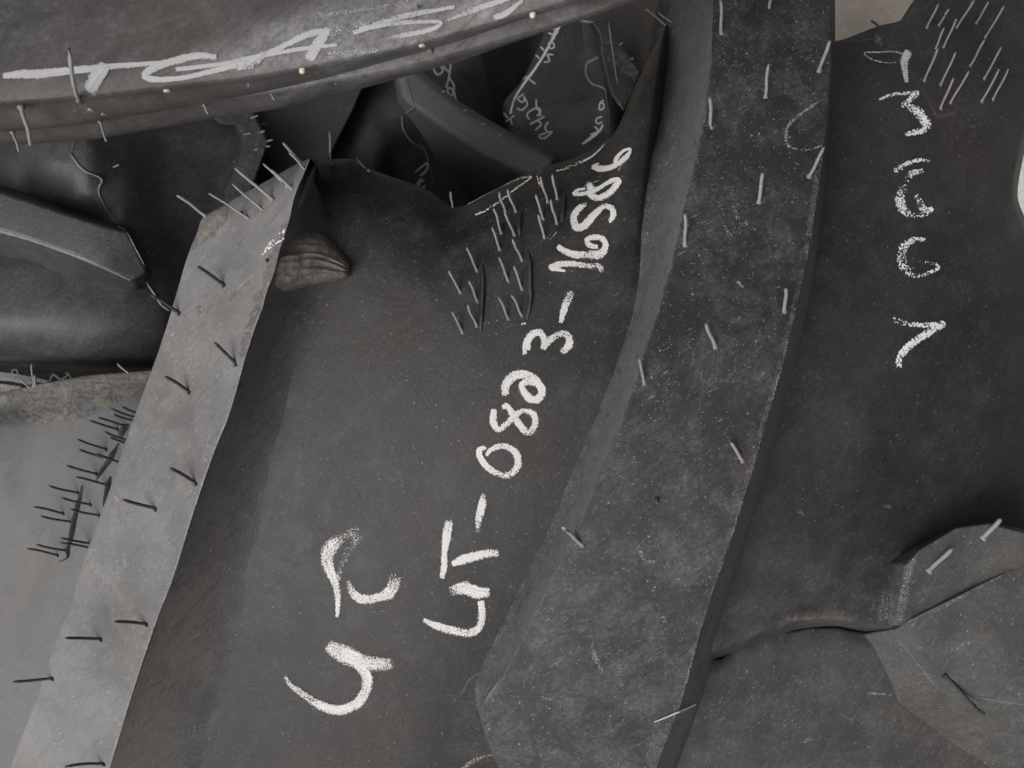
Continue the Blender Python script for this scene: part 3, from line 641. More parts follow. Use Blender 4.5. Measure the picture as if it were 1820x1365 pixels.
# digits on the dark right-hand tread
dig = cut([[(600, 208, 20), (500, 185, 18), (350, 190, 14), (205, 196, 24), (240, 240, 20), (340, 282, 18), (450, 297, 14), (550, 292, 14)]], 1500, 60, .1758, d=1.1)
strokes('chalk_writing', sB3, dig+cut([[(640, 200, 96), (605, 290, 96), (615, 400, 70), (630, 485, 46)]], 1500, 60, .1758, d=1.3), 'chalk_faint', base3)
dig = cut([[(355, 668, 24), (460, 625, 30), (600, 605, 34), (740, 605, 50)], [(715, 615, 56), (640, 690, 56), (580, 730, 50)], [(630, 715, 60), (740, 800, 100), (835, 920, 96)], [(840, 935, 90), (780, 980, 60), (620, 1022, 50)]], 1500, 60, .1758, wscale=1.2, d=1.06)
dig += cut([[(930, 195, 30, .72), (800, 190, 36), (700, 222, 46), (600, 285, 56), (575, 335, 50, .72)], [(850, 285, 40), (760, 310, 60), (700, 370, 70, .76), (660, 460, 90, .95), (640, 560, 100), (665, 655, 80), (745, 708, 56, .95), (850, 706, 52, .92), (935, 650, 50)], [(790, 520, 50, .9), (830, 610, 66, .98), (880, 670, 64, 1.0)]], 1480, 250, .1868, wscale=1.25, d=1.12)
dig += cut([[(865, 940, 40), (750, 950, 60), (665, 1030, 100), (650, 1130, 110), (690, 1230, 100), (785, 1288, 56), (900, 1262, 40), (995, 1212, 40), (940, 1165, 44, .85), (820, 1160, 50, .76)], [(700, 1180, 60, .8), (770, 1240, 60, .85)]], 1480, 250, .1868, wscale=1.12, d=1.12)
dig += cut([[(1160, 362, 50, .85), (1220, 385, 36, .95), (1300, 392, 30), (1410, 385, 36)], [(1405, 392, 40), (1300, 452, 46), (1220, 515, 44), (1188, 565, 40), (1188, 600, 32)]], 1180, 440, .3516, d=1.22)
strokes('chalk_writing', sB3, dig, 'chalk_loose', base3)
sc3 = cut([[(340, 0, 60, .8), (350, 80, 70, .85), (385, 115, 50, .8)], [(800, 560, 40, .7), (860, 690, 40, .75), (900, 790, 36, .85), (940, 840, 36, .9), (1040, 825, 34, .9), (1130, 790, 24, .9)], [(1310, 690, 24, .8), (1340, 745, 24, .85), (1440, 740, 22, .85), (1550, 725, 16, .85)], [(1260, 945, 20, .85), (1340, 930, 40, .85), (1430, 900, 40, .85)], [(940, 1080, 10, .8), (880, 1100, 10, .8)], [(960, 1240, 20, .7), (1040, 1340, 40, .8)], [(0, 75, 8), (150, 75, 8), (290, 50, 8)]], 1500, 60, .1758)
scuffs('scuff_mark', sB3, sc3, 'scuff', base3)
scuffs('scuff_mark', sB3, cut([[(680, 65, 30), (705, 80, 26)], [(1110, 40, 18), (1140, 42, 20)], [(735, 465, 30, .85), (765, 450, 30, .85)], [(1300, 245, 14), (1400, 195, 24), (1505, 140, 16)]], 1180, 885, .3516, d=1.05), 'scuff', base3)

pale = chalk('pale rubber scuff', (0.30, 0.30, 0.295), grain=1400)
# marks on the lugs
mk = cut([[(870, 530, 20), (910, 470, 30), (1000, 390, 40, 1.0), (1030, 350, 20)], [(890, 520, 14), (960, 470, 24), (1020, 430, 20)], [(835, 570, 8), (900, 520, 12)]], 280, 330, .2198, d=1.12)
strokes('chalk_outline', sLL, mk, 'chalk_loose', lugL)
mk = cut([[(240, 1050, 20), (350, 1010, 40), (480, 930, 60, .9), (620, 850, 40), (760, 740, 20), (880, 640, 16), (960, 590, 12)], [(320, 1080, 20), (400, 1040, 30), (420, 1040, 20)]], 280, 330, .2198, d=1.1)
strokes('mud_smear', sLL, mk, 'mudsmear', lugL)
mk = cut([[(1285, 735, 14), (1300, 800, 26), (1340, 880, 24)], [(1420, 815, 20, .8), (1430, 900, 30, .8), (1440, 985, 20, .8)], [(1500, 200, 30, .7), (1530, 270, 24), (1560, 320, 20), (1600, 322, 20)], [(1580, 450, 36, .8), (1590, 470, 36, .8)], [(1610, 530, 16, .75), (1640, 600, 26, .8), (1690, 700, 36, .75)], [(1360, 590, 30, .75), (1390, 660, 40, .8)], [(980, 1150, 40, .75), (1040, 1220, 60, .85)], [(1080, 1290, 20, .8), (1120, 1270, 14, .8)]], 600, 885, .3516, d=0.98)
mk += cut([[(345, 1040, 20), (375, 1108, 20)], [(290, 1120, 12), (340, 1205, 24)], [(420, 1120, 30, .7), (320, 1200, 40, .7)]], 1180, 0, .3516, d=0.9)
mk += cut([[(800, 500, 12), (640, 620, 16), (615, 690, 16), (630, 740, 16), (720, 760, 10), (800, 735, 12)]], 1180, 0, .3516, d=1.0)
scuffs('scuff_mark', sLR, mk, pale, lugR)
mk = cut([[(630, 285, 16), (640, 335, 36)], [(585, -10, 14), (600, 15, 26)], [(370, 890, 26, .8), (440, 845, 30, .8)], [(270, 1190, 30, .75), (290, 1250, 30, .8)], [(480, 500, 10, .8), (495, 590, 10, .8)], [(740, 745, 30, .9), (730, 785, 20, .8)]], 0, 885, .3516, d=1.0)
scuffs('scuff_mark', sLL, mk, pale, lugL)
# flat strips torn from the lug's corner
strokes('rubber_thread', sLR, cut([[(1600, 1125, 6), (1720, 1075, 9), (1800, 1040, 8)]], 600, 885, .3516, d=1.6), 'chalk_faint', lugR, off=0.0012)

strokes('dirt_smear', sB3, [[(1598, 986, 26, .74), (1588, 1020, 36, .8), (1580, 1060, 40, .8), (1574, 1100, 44, .8)]], pale, base3)
strokes('dirt_smear', sL3, [[(1622, 990, 20, .8), (1614, 1020, 22, .84), (1606, 1060, 20, .84), (1598, 1102, 18, .84)]], pale, lug3)
strokes('worn_lit_edge', sLR, [[(x-2, y, 5.5, .80+.16*math.sin(y*.021)) for y, x in RR if 150 < y < 1300]], pale, lugR)
strokes('worn_lit_edge', sLL, [[(x-1.5, y, 3.2, .98) for y, x in LR if 480 < y < 1380]], pale, lugL)
strokes('worn_lit_edge', sLR, [[(x+2, y, 3.5, .9) for y, x in RL if 0 < y < 1260]], 'scuff', lugR)
# whiskers
hl = cc([(293, 168, 288, 0), (530, 45, 540, 0), (785, 360, 840, 205), (515, 495, 528, 325), (240, 640, 232, 495), (735, 895, 808, 745), (482, 1025, 498, 875), (110, 1240, 108, 1080)], 1180, 0, .3516)
hl += cc([(612, 322, 618, 205), (262, 505, 210, 385), (400, 1080, 340, 985), (395, 190, 372, 172)], 1180, 440, .3516) + cc([(1553, 690, 1525, 560)], 600, 440, .3516) + cc([(1240, 240, 1135, 145)], 600, 885, .3516)
for b, t in hl: whisker(sLR, b, t, lugR, r=random.uniform(.0008, .00095), lift=random.uniform(.3, .7), bend=random.uniform(-.06, .1))
nub(sLR, (600+1610*.3516, 440+1275*.3516), lugR, mat='whisker_dark'); 
hl = cc([(1130, 190, 1000, 95), (905, 332, 765, 240), (1190, 595, 1085, 480), (955, 730, 835, 652), (990, 1195, 860, 1115), (785, 1325, 620, 1275)], 0, 440, .3516)
hl += cc([(740, 640, 578, 625), (510, 717, 328, 708), (265, 917, 65, 930), (525, 1345, 330, 1358)], 0, 885, .3516)
for b, t in hl: whisker(sLL, b, t, lugL, r=0.0009, lift=0.45, bend=-0.10, mat='whisker_dark')
hl = cc([(390, 1010, 160, 850), (490, 945, 415, 835), (655, 835, 605, 760), (770, 790, 625, 630), (930, 700, 855, 595), (1085, 795, 915, 645), (1115, 595, 1065, 505), (1160, 585, 1015, 425)], 280, 160, .2198)
for i, (b, t) in enumerate(hl): whisker(sLL, b, t, lugL, r=0.00085 if i in (0, 3, 5, 7) else 0.0006, lift=0.3, bend=-0.08)
nub(sLL, (280+685*.2198, 160+995*.2198), lugL, r=0.0009, mat='whisker_dark')
nub(sLL, (280+890*.2198, 330+605*.2198), lugL, r=0.0010, mat='whisker_dark')
hl = cc([(1400, 605, 1392, 335), (1680, 630, 1605, 550)], 280, 160, .2198) + cc([(125, 655, 105, 510), (690, 690, 615, 490), (680, 900, 590, 690), (596, 690, 540, 515), (565, 880, 495, 660), (550, 1030, 480, 830), (980, 605, 915, 390), (1065, 575, 1018, 355), (940, 755, 870, 535), (1060, 795, 1003, 580), (950, 920, 893, 715), (750, 1130, 660, 935), (625, 1310, 543, 1100), (345, 1220, 250, 1010)], 780, 240, .1978)
hl += cc([(195, 405, 90, 210), (350, 485, 272, 300), (215, 765, 120, 575), (340, 710, 258, 515), (750, 375, 675, 165), (630, 640, 540, 450), (750, 610, 655, 425)], 780, 440, .1978)
for i, (b, t) in enumerate(hl): whisker(sBase, b, t, base1, r=0.0007, lift=0.5, bend=0.03)
hl = cc([(1610, 240, 1450, 75), (1640, 200, 1565, 110)], 860, 0, .1978)
for b, t in hl: whisker(sLR, (b[0]+8, b[1]), t, lugR, r=0.0005, lift=0.0, bend=0.02, mat='whisker_mid')
for p in ((280+1285*.2198, 160+572*.2198), (280+1705*.2198, 160+658*.2198)): nub(sBase, p, base1, r=0.0011, mat='flash')
hl = cc([(815, 480, 950, 150), (980, 520, 1130, 190), (980, 760, 1110, 445), (1080, 700, 1265, 380), (1280, 330, 1420, 60), (1420, 460, 1590, 135), (1395, 690, 1570, 355), (1510, 670, 1665, 355), (930, 150, 1010, -60)], 1500, 60, .1758)
hl += cc([(1330, 140, 1390, 15), (1415, 240, 1480, 95), (1480, 140, 1570, 0), (1625, 190, 1720, 30), (1580, 120, 1640, 10), (1390, 130, 1440, 45)], 1180, 0, .3516)
for i, (b, t) in enumerate(hl): whisker(sB3, b, t, base3, r=0.00066, lift=random.uniform(.4, .7), bend=random.uniform(-0.02, 0.06), mat='whisker_mid')
whisker(sB3, (1566, 50), (1548, 37), base3, r=0.0007, lift=0.3, mat='whisker_dark')
for b, t in cc([(1340, 370, 1460, 255), (1615, 205, 1705, 105)], 1180, 885, .3516): whisker(sL3, b, t, lug3, r=0.0013, lift=0.35, bend=0.02, mat='flash')
hl = cc([(1400, 548, 1235, 470), (1435, 610, 1120, 490), (1355, 620, 1145, 548), (1260, 665, 990, 580), (1190, 705, 905, 610), (1320, 832, 1055, 725), (1310, 857, 1110, 780), (1075, 910, 780, 800), (1230, 1046, 965, 945), (1030, 985, 800, 905), (980, 1160, 670, 1065), (1080, 1265, 770, 1180)], 0, 640, .1758)
hl += cc([(590, 580, 275, 495), (720, 705, 405, 620), (435, 790, 120, 715), (515, 885, 190, 815), (815, 820, 500, 740), (725, 1115, 405, 1045), (785, 1165, 400, 1095), (455, 1190, 145, 1115), (375, 1230, 50, 1155)], 40, 780, .1685)
for b, t in hl: whisker(sB2, b, t, base2, r=0.00068, lift=0.5, bend=-0.02, mat='whisker_dark')
for p in ([(1015, 50, 26), (940, 210, 36), (860, 320, 30), (770, 450, 14)], [(930, 395, 36), (905, 560, 34), (850, 760, 10)], [(635, 490, 30), (600, 680, 34), (560, 850, 32), (520, 1060, 34), (490, 1150, 26), (480, 1250, 22), (380, 1300, 10)]):
    ridge(sB2, [(40+a*.1685, 780+b*.1685, c*.1685*.75) for a, b, c in p], base2, w=6, h=0.0032, mat='floor', side=-1, back=1.0)
ridge(sB2, [(1300*.1758, 640+650*.1758, 5), (1255*.1758, 640+720*.1758, 5), (1215*.1758, 640+795*.1758, 5)], base2, w=6, h=0.0032, mat='floor', side=-1, back=1.0)
# ------------------------------------------------------------------ lower right tyre
B = thing('tractor_tyre', 'dusty grey tractor tyre in the lower right corner, one dark whisker on its lug', 'tyre', (0.2, -0.2, -0.45), G_TYRES)
lip = [(1196, 1300), (1226, 1240), (1252, 1182), (1263, 1168), (1277, 1171), (1303, 1152), (1338, 1131), (1370, 1119), (1391, 1114), (1405, 1121), (1444, 1115), (1486, 1115), (1514, 1121), (1553, 1124), (1588, 1121), (1660, 1130), (1760, 1130), (1900, 1130)]
bl = [(1120, 1440), (1140, 1440), (1165, 1440), (1185, 1440), (1205, 1440), (1240, 1440), (1280, 1440), (1320, 1440), (1350, 1440), (1375, 1440), (1420, 1440), (1470, 1440), (1510, 1440), (1560, 1440), (1600, 1440), (1680, 1440), (1770, 1440), (1900, 1440)]
zb = lambda x, y: -((y-1120)*K*H)**2/(2*0.22)*0.5 - np.clip((x-1200)*K*H, 0, None)**2/(2*0.6) - 0.050
def brow(t, z): return [(a[0]+(b[0]-a[0])*t, a[1]+(b[1]-a[1])*t, z) for a, b in zip(lip, bl)]
rowsB = [[(x+4, y+16, -0.05) for x, y in lip], brow(0, 0.0), brow(0.02, 0.003), brow(0.12, 0.006), brow(0.3, 0.006), brow(0.6, 0.003), brow(1, 0.0)]
baseB, sBB = sheet('tread_base', rowsB, 260, 130, M['low'], B, zfun=zb, rowpos=[0, .1, .14, .28, .5, .9, 1.4], colpos=np.r_[0, np.cumsum(np.hypot(*np.diff(np.array(lip, float), axis=0).T))], rough=0.0011,
    dust=lambda x, y: 0.30*np.exp(-((y-np.interp(x, *np.array(lip).T)-4)/8)**2))
tB = [(1590, 1124, -0.040), (1616, 1102, -0.033), (1720, 1050, -0.029), (1820, 1001, -0.028), (1930, 950, -0.028), (1930, 1278, -0.028), (1820, 1252, -0.030), (1707, 1234, -0.036), (1669, 1226, -0.039)]
bB = [(1500, 1132, -0.064), (1618, 1094, -0.07), (1720, 1040, -0.07), (1820, 990, -0.07), (1960, 930, -0.07), (1960, 1480, -0.085), (1820, 1420, -0.085), (1690, 1350, -0.080), (1550, 1262, -0.070)]
lugB, sLB = prism('lug', tB, bB, M['low'], B, bev=0.0022, mudf=lambda x, y: 0.38*soft(x, y, [(1550, 1120), (1600, 1130), (1660, 1226), (1590, 1215)], 25))
for b, t in cc([(1415, 900, 1620, 1095)], 1180, 885, .3516): whisker(sLB, b, t, lugB, r=0.0011, lift=0.25, bend=0.02, mat='whisker_dark')
scuffs('scuff_mark', sBB, cut([[(1030, 985, 10), (1150, 995, 12)], [(270, 1130, 30, .9), (300, 1110, 14, .9)], [(705, 1230, 30, .9), (740, 1215, 20, .9)], [(650, 890, 30, .8), (670, 920, 30, .8)], [(330, 1265, 16, .9), (350, 1235, 10, .9)], [(890, 1100, 30, .8), (940, 1120, 20, .8)]], 1180, 885, .3516, d=0.95), pale, baseB)
for q, ww in (([(1588, 1124), (1610, 1152), (1640, 1190), (1668, 1225)], 3.0), ([(1618, 1103), (1680, 1072), (1750, 1037), (1825, 1000)], 3.2), ([(1672, 1227), (1707, 1235), (1760, 1243), (1825, 1253)], 3.0)):
    strokes('worn_lit_edge', sLB, [[(x, y, ww, 1.15) for x, y in q]], 'scuff', lugB)  # light along the lug's edges, put in as thin pale strips
scuffs('scuff_mark', sLB, cut([[(1420, 775, 20, .75), (1490, 745, 30, .8), (1560, 725, 14, .8)], [(1600, 620, 10, .7), (1700, 560, 24, .75)], [(1250, 640, 14, .9), (1420, 545, 10, .9), (1650, 420, 14, .9), (1800, 340, 16, .9)]], 1180, 885, .3516), pale, lugB)

# ------------------------------------------------------------------ tyre across the top
C = thing('tractor_tyre', 'smooth tyre sidewall across the top left, lettered TGA in smeared white chalk', 'tyre', (-0.1, 0.15, 0.0), G_TYRES)
xs = [-360, -120, 0, 123, 211, 352, 457, 577, 705, 825, 916, 1040, 1180]
sil = [236, 238, 234, 225, 211, 186, 169, 144, 109, 74, 42, 0, -50]
rid = [192, 190, 186, 177, 168, 150, 137, 116, 90, 57, 31, -6, -55]
bnd = [104, 100, 94, 84, 76, 60, 44, 14, -12, -40, -62, -95, -140]
rowsC = []
for off, z, mode in ((-260, 0.085, 'b'), (-120, 0.098, 'b'), (-20, 0.106, 'b'), (12, 0.108, 'b'), (0.5, 0.109, 'm'), (-6, 0.1075, 'r'), (0, 0.1055, 'r'), (5, 0.102, 'r'), (-3, 0.086, 's'), (0, 0.080, 's'), (-18, 0.04, 's'), (-60, -0.05, 's')):
    r = []
    for x, s_, r_, b_ in zip(xs, sil, rid, bnd):
        y = {'b': b_, 'r': r_, 's': s_, 'm': (b_+r_)/2}[mode]+(off if mode != 'm' else 0)
        r.append((x, y, z-0.00002*(x-400)*0.3*0))
    rowsC.append(r)
smear = lambda x, y: np.clip(soft(x, y, [(330, 120), (420, 60), (560, 15), (900, -60), (1060, -20), (760, 92), (600, 128), (430, 140)], 30)*0.5, 0, 1)
wallC, sC = sheet('sidewall', rowsC, 200, 190, M['top'], C, t=0.02, rowpos=[0, .3, .55, .68, .9, 1.1, 1.15, 1.2, 1.42, 1.48, 1.6, 1.9], rough=0.0005, dust=smear)
tg = cut([[(30, 440, 34), (120, 432, 56), (200, 432, 54), (400, 410, 44), (650, 387, 34), (950, 362, 22)], [(600, 395, 80), (560, 450, 90), (528, 508, 90)],
    [(1245, 332, 34), (1150, 325, 46), (1000, 357, 46), (880, 400, 50), (840, 440, 40), (900, 460, 32), (1050, 450, 30), (1200, 418, 34), (1360, 372, 50)], [(1025, 402, 26), (1150, 388, 26), (1350, 362, 20)], [(1380, 380, 60, 1.3), (1450, 368, 60, 1.2), (1530, 315, 50, 1.2)]], 0, 0, .3077, d=1.5)
tg += cut([[(1230, 335, 24), (1400, 250, 30), (1560, 175, 34), (1660, 158, 36)], [(1655, 165, 40), (1600, 235, 60), (1570, 290, 50)], [(1100, 330, 20), (1300, 290, 28), (1500, 252, 24), (1700, 228, 18)]], 0, 0, .3516, d=1.4)
tg += cut([[(255, 215, 30), (400, 165, 40), (600, 105, 34), (900, 50, 22)], [(300, 190, 36), (500, 158, 30), (700, 143, 26), (815, 148, 24), (760, 188, 34), (600, 225, 34), (420, 265, 24, .8)], [(860, 130, 20), (1050, 60, 34), (1250, -10, 34)], [(1165, 112, 36), (1240, 82, 34), (1340, 5, 22)], [(930, 120, 14, .8), (1200, 20, 14, .8)], [(320, 275, 30, .75), (400, 262, 24, .7)], [(0, 110, 30, 0.95), (300, 70, 30, 0.95), (600, 20, 30, 0.90)], [(0, 240, 60, 0.85), (200, 190, 70, 0.87), (500, 120, 70, 0.85)], [(100, 360, 50, 0.83), (400, 320, 40, 0.87), (600, 270, 40, 0.85)]], 560, 0, .2747, wscale=1.15, d=1.38)
strokes('chalk_writing', sC, tg, 'chalk_side', wallC, off=0.0004)
for b, t, r in (((141, 181), (122, 84), 0.00085), ((38, 185), (55, 258), 0.0009), ((22, 231), (34, 269), 0.0006), ((177, 213), (189, 252), 0.0005), ((240, 206), (245, 224), 0.0005), ((362, 184), (370, 203), 0.0005), ((480, 163), (488, 178), 0.0004), ((591, 139), (598, 150), 0.0004), ((764, 88), (740, 8), 0.0007), ((1052, -4), (1058, 18), 0.0005), ((693, 112), (696, 122), 0.0004)):
    whisker(sC, b, t, wallC, r=r, lift=0.1 if t[1] > b[1] else 1.3, bend=0.03 if t[1] > b[1] else 0.3, mat='whisker')
cork = rubber('pale whisker stub', 0.42, 0.2, (1.1, 1.0, 0.8), scratch=0, speck=0)
M['cork'] = cork
for p in ((297, 160), (537, 123), (750, 80), (946, 24)): nub(sC, p, wallC, r=0.0013, mat='cork', h=0.002)
scuffs('scuff_mark', sC, cut([[(430, 635, 14), (445, 640, 10)], [(510, 630, 20), (535, 640, 14)], [(590, 655, 24)  , (610, 660, 12)], [(835, 645, 14), (850, 643, 10)], [(1030, 640, 20), (1060, 635, 12)], [(1390, 500, 20, .8), (1440, 490, 30, .8)], [(1350, 570, 30, .7), (1500, 535, 40, .75)]], 0, 0, .3077, d=1.0), 'chalk_faint', wallC)

# ------------------------------------------------------------------ tyre behind, left
D = thing('tractor_tyre', 'dark tyre behind at the left edge with a pale mould line down its tread', 'tyre', (-0.22, 0.05, -0.45), G_TYRES)
rD = []
colx = [(-80, 0), (30, .0), (95, .0), (150, 0), (215, 0), (300, 0), (380, 0), (430, 0), (452, 0), (440, 0)]
for y, zz, dx in ((120, [-.13, -.115, -.105, -.102, -.112, -.13, -.14, -.145, -.15, -.2], 0), (210, [-.105, -.098, -.086, -.083, -.098, -.12, -.128, -.13, -.14, -.2], 0),
    (280, [-.098, -.095, -.082, -.078, -.093, -.118, -.124, -.128, -.14, -.2], 0), (340, [-.096, -.097, -.09, -.082, -.09, -.115, -.122, -.127, -.14, -.2], -10), (400, [-.10, -.10, -.098, -.094, -.092, -.112, -.12, -.126, -.14, -.2], -20),
    (480, [-.085, -.086, -.088, -.09, -.092, -.11, -.12, -.127, -.14, -.2], -40), (560, [-.078, -.080, -.082, -.085, -.09, -.105, -.12, -.127, -.14, -.2], -60), (630, [-.10, -.10, -.10, -.10, -.105, -.115, -.125, -.13, -.14, -.2], -70), (645, [-.16]*10, -70), (640, [-.25]*10, -70)):
    rD.append([(x+(dx if i > 5 else 0), y+(i*2 if y > 600 else 0), z) for i, ((x, _), z) in enumerate(zip(colx, zz))])
rD = [[(-340, r[0][1], r[0][2]-0.01)]+r for r in rD]
baseD, sD = sheet('tread_base', rD, 160, 150, M['back'], D, rowpos=[0, .3, .55, .75, .95, 1.2, 1.45, 1.7, 1.75, 1.9], dust=lambda x, y: 0.12+0.10*soft(x, y, [(-100, 470), (240, 500), (260, 560), (-100, 600)], 60))
tD = [(-330, 250), (0, 340), (56, 358), (116, 379), (183, 401), (224, 413), (243, 444), (262, 484), (238, 499), (177, 472), (131, 453), (49, 424), (0, 409), (-330, 318)]
zD = [-.062]*6+[-.066, -.07, -.068]+[-.062]*5
bDp = [(-335, 238), (0, 328), (60, 347), (122, 368), (190, 390), (236, 403), (252, 440), (270, 488), (246, 520), (177, 512), (131, 510), (49, 480), (0, 465), (-335, 376)]
lugD, sLD = prism('lug', [(x, y, z) for (x, y), z in zip(tD, zD)], [(x, y, -.10) for x, y in bDp], M['back'], D, bev=0.002)
def flash(name, sf, pts, parent, w=4.0, mat='flash', h=0.0012):
    p = np.asarray(pts, float); n = int(np.sum(np.hypot(*(np.diff(p[:, :2], axis=0).T)))/3)
    q = catmull(p, n); tg = np.gradient(q[:, :2], axis=0); tg /= np.maximum(np.hypot(tg[:, 0], tg[:, 1]), 1e-6)[:, None]
    V = []
    for i in range(n):
        ww = q[i, 2]*(0.75+0.6*random.random()*0.5)
        for a, k in ((-1, -0.3), (-0.5, 0.8), (0, 1.0), (0.6, 0.7), (1, -0.3)):
            x = q[i, 0]-tg[i, 1]*a*ww*0.5; y = q[i, 1]+tg[i, 0]*a*ww*0.5
            l, nn = sf.hit(x, y); l = l+nn*(h*k); V.append((l.x, l.y, l.z))
    return mesh_from(name, np.array(V), gridfaces(5, n), M[mat], parent)
flash('mould_line', sD, [(112, 225, 3), (128, 229, 7), (136, 238, 5), (129, 268, 2)], baseD)
flash('mould_line', sD, [(126, 274, 5), (133, 283, 6), (142, 295, 6), (155, 306, 5), (168, 311, 4), (179, 317, 5), (181, 324, 6), (176, 334, 6), (177, 347, 5), (183, 357, 3), (188, 368, 3), (209, 399, 3)], baseD)
flash('mould_line', sLD, [(209, 402, 1.2), (224, 413, 1.6), (243, 447, 1.6), (258, 476, 1.4)], lugD, h=0.0008)
flash('mould_line', sD, [(258, 492, 3), (262, 505, 3.5), (272, 520, 3), (285, 540, 4), (300, 552, 4)], baseD)
flash('worn_lit_edge', sLD, [(-60, 389, 5), (0, 411, 6), (49, 425, 6), (90, 439, 6), (131, 454, 6), (177, 473, 5), (232, 498, 3)], lugD, h=0.0004, mat='lug_grey')  # worn edge with its highlight put in as paler rubber
t2 = [(372, 205), (400, 186), (423, 182), (445, 189), (458, 217), (473, 243), (476, 257), (469, 274), (451, 325), (436, 380), (395, 395), (400, 340), (424, 285), (434, 245), (420, 222), (395, 222)]
lugD2, sLD2 = prism('lug', [(x, y, -.108) for x, y in t2], [(x+(-14 if i > 9 or i < 1 else 3), y, -.150) for i, (x, y) in enumerate(t2)], M['back'], D, bev=0.0015, mudf=lambda x, y: 0.42+0*x)
for b, t in cc([(770, 165, 815, 145), (760, 225, 815, 205), (835, 290, 880, 275), (820, 345, 870, 330), (885, 415, 935, 403), (880, 460, 912, 452), (775, 485, 815, 480), (710, 358, 758, 348), (700, 698, 732, 693)], 280, 160, .2198): whisker(sLD2, b, t, lugD2, r=0.0006, lift=0.1, bend=0.0, mat='flash')
for b, t in cc([(620, 580, 683, 570), (548, 818, 593, 812)], 280, 160, .2198)+cc([(1075, 415, 1135, 388), (1345, 1130, 1400, 1130), (1390, 1212, 1420, 1222), (1430, 1257, 1458, 1252)], 0, 220, .1868)+[((213, 218), (223, 214))]: whisker(sD, b, t, baseD, r=0.0006, lift=0.2, bend=0.0, mat='flash')

# ------------------------------------------------------------------ small glimpse of a chalked tyre, far left
E = thing('tractor_tyre', 'tyre glimpsed at the left edge above the muddy shoulder, covered in thick white chalk', 'tyre', (-0.25, 0.0, -0.45), G_TYRES)
rE = [[(-90, 610, -.16), (40, 618, -.16), (160, 630, -.16), (300, 640, -.16)], [(-90, 640, -.148), (40, 648, -.148), (160, 660, -.150), (300, 665, -.155)], [(-90, 700, -.13), (40, 705, -.13), (160, 710, -.135), (300, 715, -.14)], [(-90, 770, -.13), (40, 770, -.13), (160, 770, -.135), (300, 770, -.14)]]
rE = [[(-340, r[0][1]-12, r[0][2])]+r for r in rE]
baseE, sE = sheet('sidewall', rE, 60, 40, M['top'], E)
strokes('chalk_writing', sE, cut([[(-200, 150, 60), (0, 150, 60), (150, 165, 60), (300, 190, 50), (480, 225, 40)], [(-100, 250, 60), (60, 275, 60), (200, 285, 40)], [(-60, 320, 60), (100, 310, 40)], [(-60, 175, 60), (130, 200, 60), (340, 240, 50)], [(120, 135, 14), (130, 108, 14), (165, 105, 14), (180, 130, 14), (175, 165, 14)], [(500, 215, 14), (540, 150, 22), (600, 195, 22), (640, 190, 18), (690, 140, 16), (660, 135, 10)], [(690, 145, 14), (720, 185, 14)]], 0, 640, .1758, d=1.3), 'chalk', baseE)
for b, t in cc([(335, 255, 318, 35), (290, 262, 225, 205), (1300, 125, 1185, 35), (352, 250, 352, 150)], 0, 640, .1758): whisker(sB2, (b[0], b[1]+2), t, base2, r=0.0006, lift=0.1, bend=0, mat='whisker')

# ------------------------------------------------------------------ tyre behind, centre
Fy = thing('tractor_tyre', 'black tyre in the centre gap with a smooth rolled lug and pale bent mould line', 'tyre', (-0.03, 0.13, -0.45), G_TYRES)
rF = []
for y, zz in ((40, [-.24, -.23, -.21, -.205, -.22, -.24, -.26]), (130, [-.20, -.195, -.178, -.172, -.185, -.21, -.25]), (190, [-.19, -.18, -.168, -.168, -.18, -.21, -.25]), (250, [-.18, -.172, -.168, -.178, -.195, -.21, -.24]), (310, [-.175, -.165, -.166, -.19, -.20, -.21, -.23]), (370, [-.18, -.17, -.17, -.195, -.20, -.21, -.23]), (440, [-.2]*7)):
    rF.append([(x+(y-120)*0.25*(i > 3), y, z) for i, (x, z) in enumerate(zip([540, 600, 660, 715, 770, 820, 860], zz))])
baseF, sF = sheet('tread_base', rF, 100, 110, M['back'], Fy, dust=lambda x, y: 0.5*soft(x, y, [(700, 270), (738, 275), (730, 330), (690, 322)], 8)+0.08)
tF = [(704, 120), (738, 124), (784, 165), (823, 197), (865, 223), (920, 252), (985, 285), (975, 322), (908, 298), (857, 272), (798, 234), (736, 191), (719, 178), (711, 152)]
bF = [(690, 112), (744, 116), (792, 157), (831, 189), (873, 215), (930, 244), (1000, 280), (985, 400), (850, 372), (810, 340), (764, 290), (722, 240), (690, 200), (690, 160)]
lugF, sLF = prism('lug', [(x, y, -.145) for x, y in tF], [(x, y, -.21) for x, y in bF], M['back_lit'], Fy, bev=0.007)
tH = [(430, 160), (560, 120), (690, 95), (662, 118), (643, 160), (625, 200), (600, 248), (572, 310), (470, 345), (430, 345)]
lugH, sLH = prism('lug', [(x, y, -.150) for x, y in tH], [(x+4, y, -.21) for x, y in tH], M['back'], Fy, bev=0.0012)
flash('mould_line', sLF, [(713, 124, 2), (728, 161, 2), (736, 190, 2.5)], lugF, h=0.0008)
flash('mould_line', sLF, [(736, 191, 4), (725, 199, 4.5), (715, 207, 5)], lugF, h=0.0008)
flash('mould_line', sF, [(715, 207, 4), (715, 217, 4), (717, 228, 4), (727, 246, 3.5), (740, 257, 3), (754, 264, 3), (763, 293, 2), (772, 327, 2)], baseF, h=0.001)
strokes('chalk_writing', sF, cut([[(700, 1190, 50), (750, 1110, 50)], [(700, 1040, 14), (770, 980, 20), (810, 960, 16), (800, 1020, 24), (750, 1070, 30)], [(740, 1110, 14), (780, 1120, 14)], [(760, 1200, 30), (785, 1160, 14)]], 600, 100, .1978, d=1.3), 'chalk', baseF)
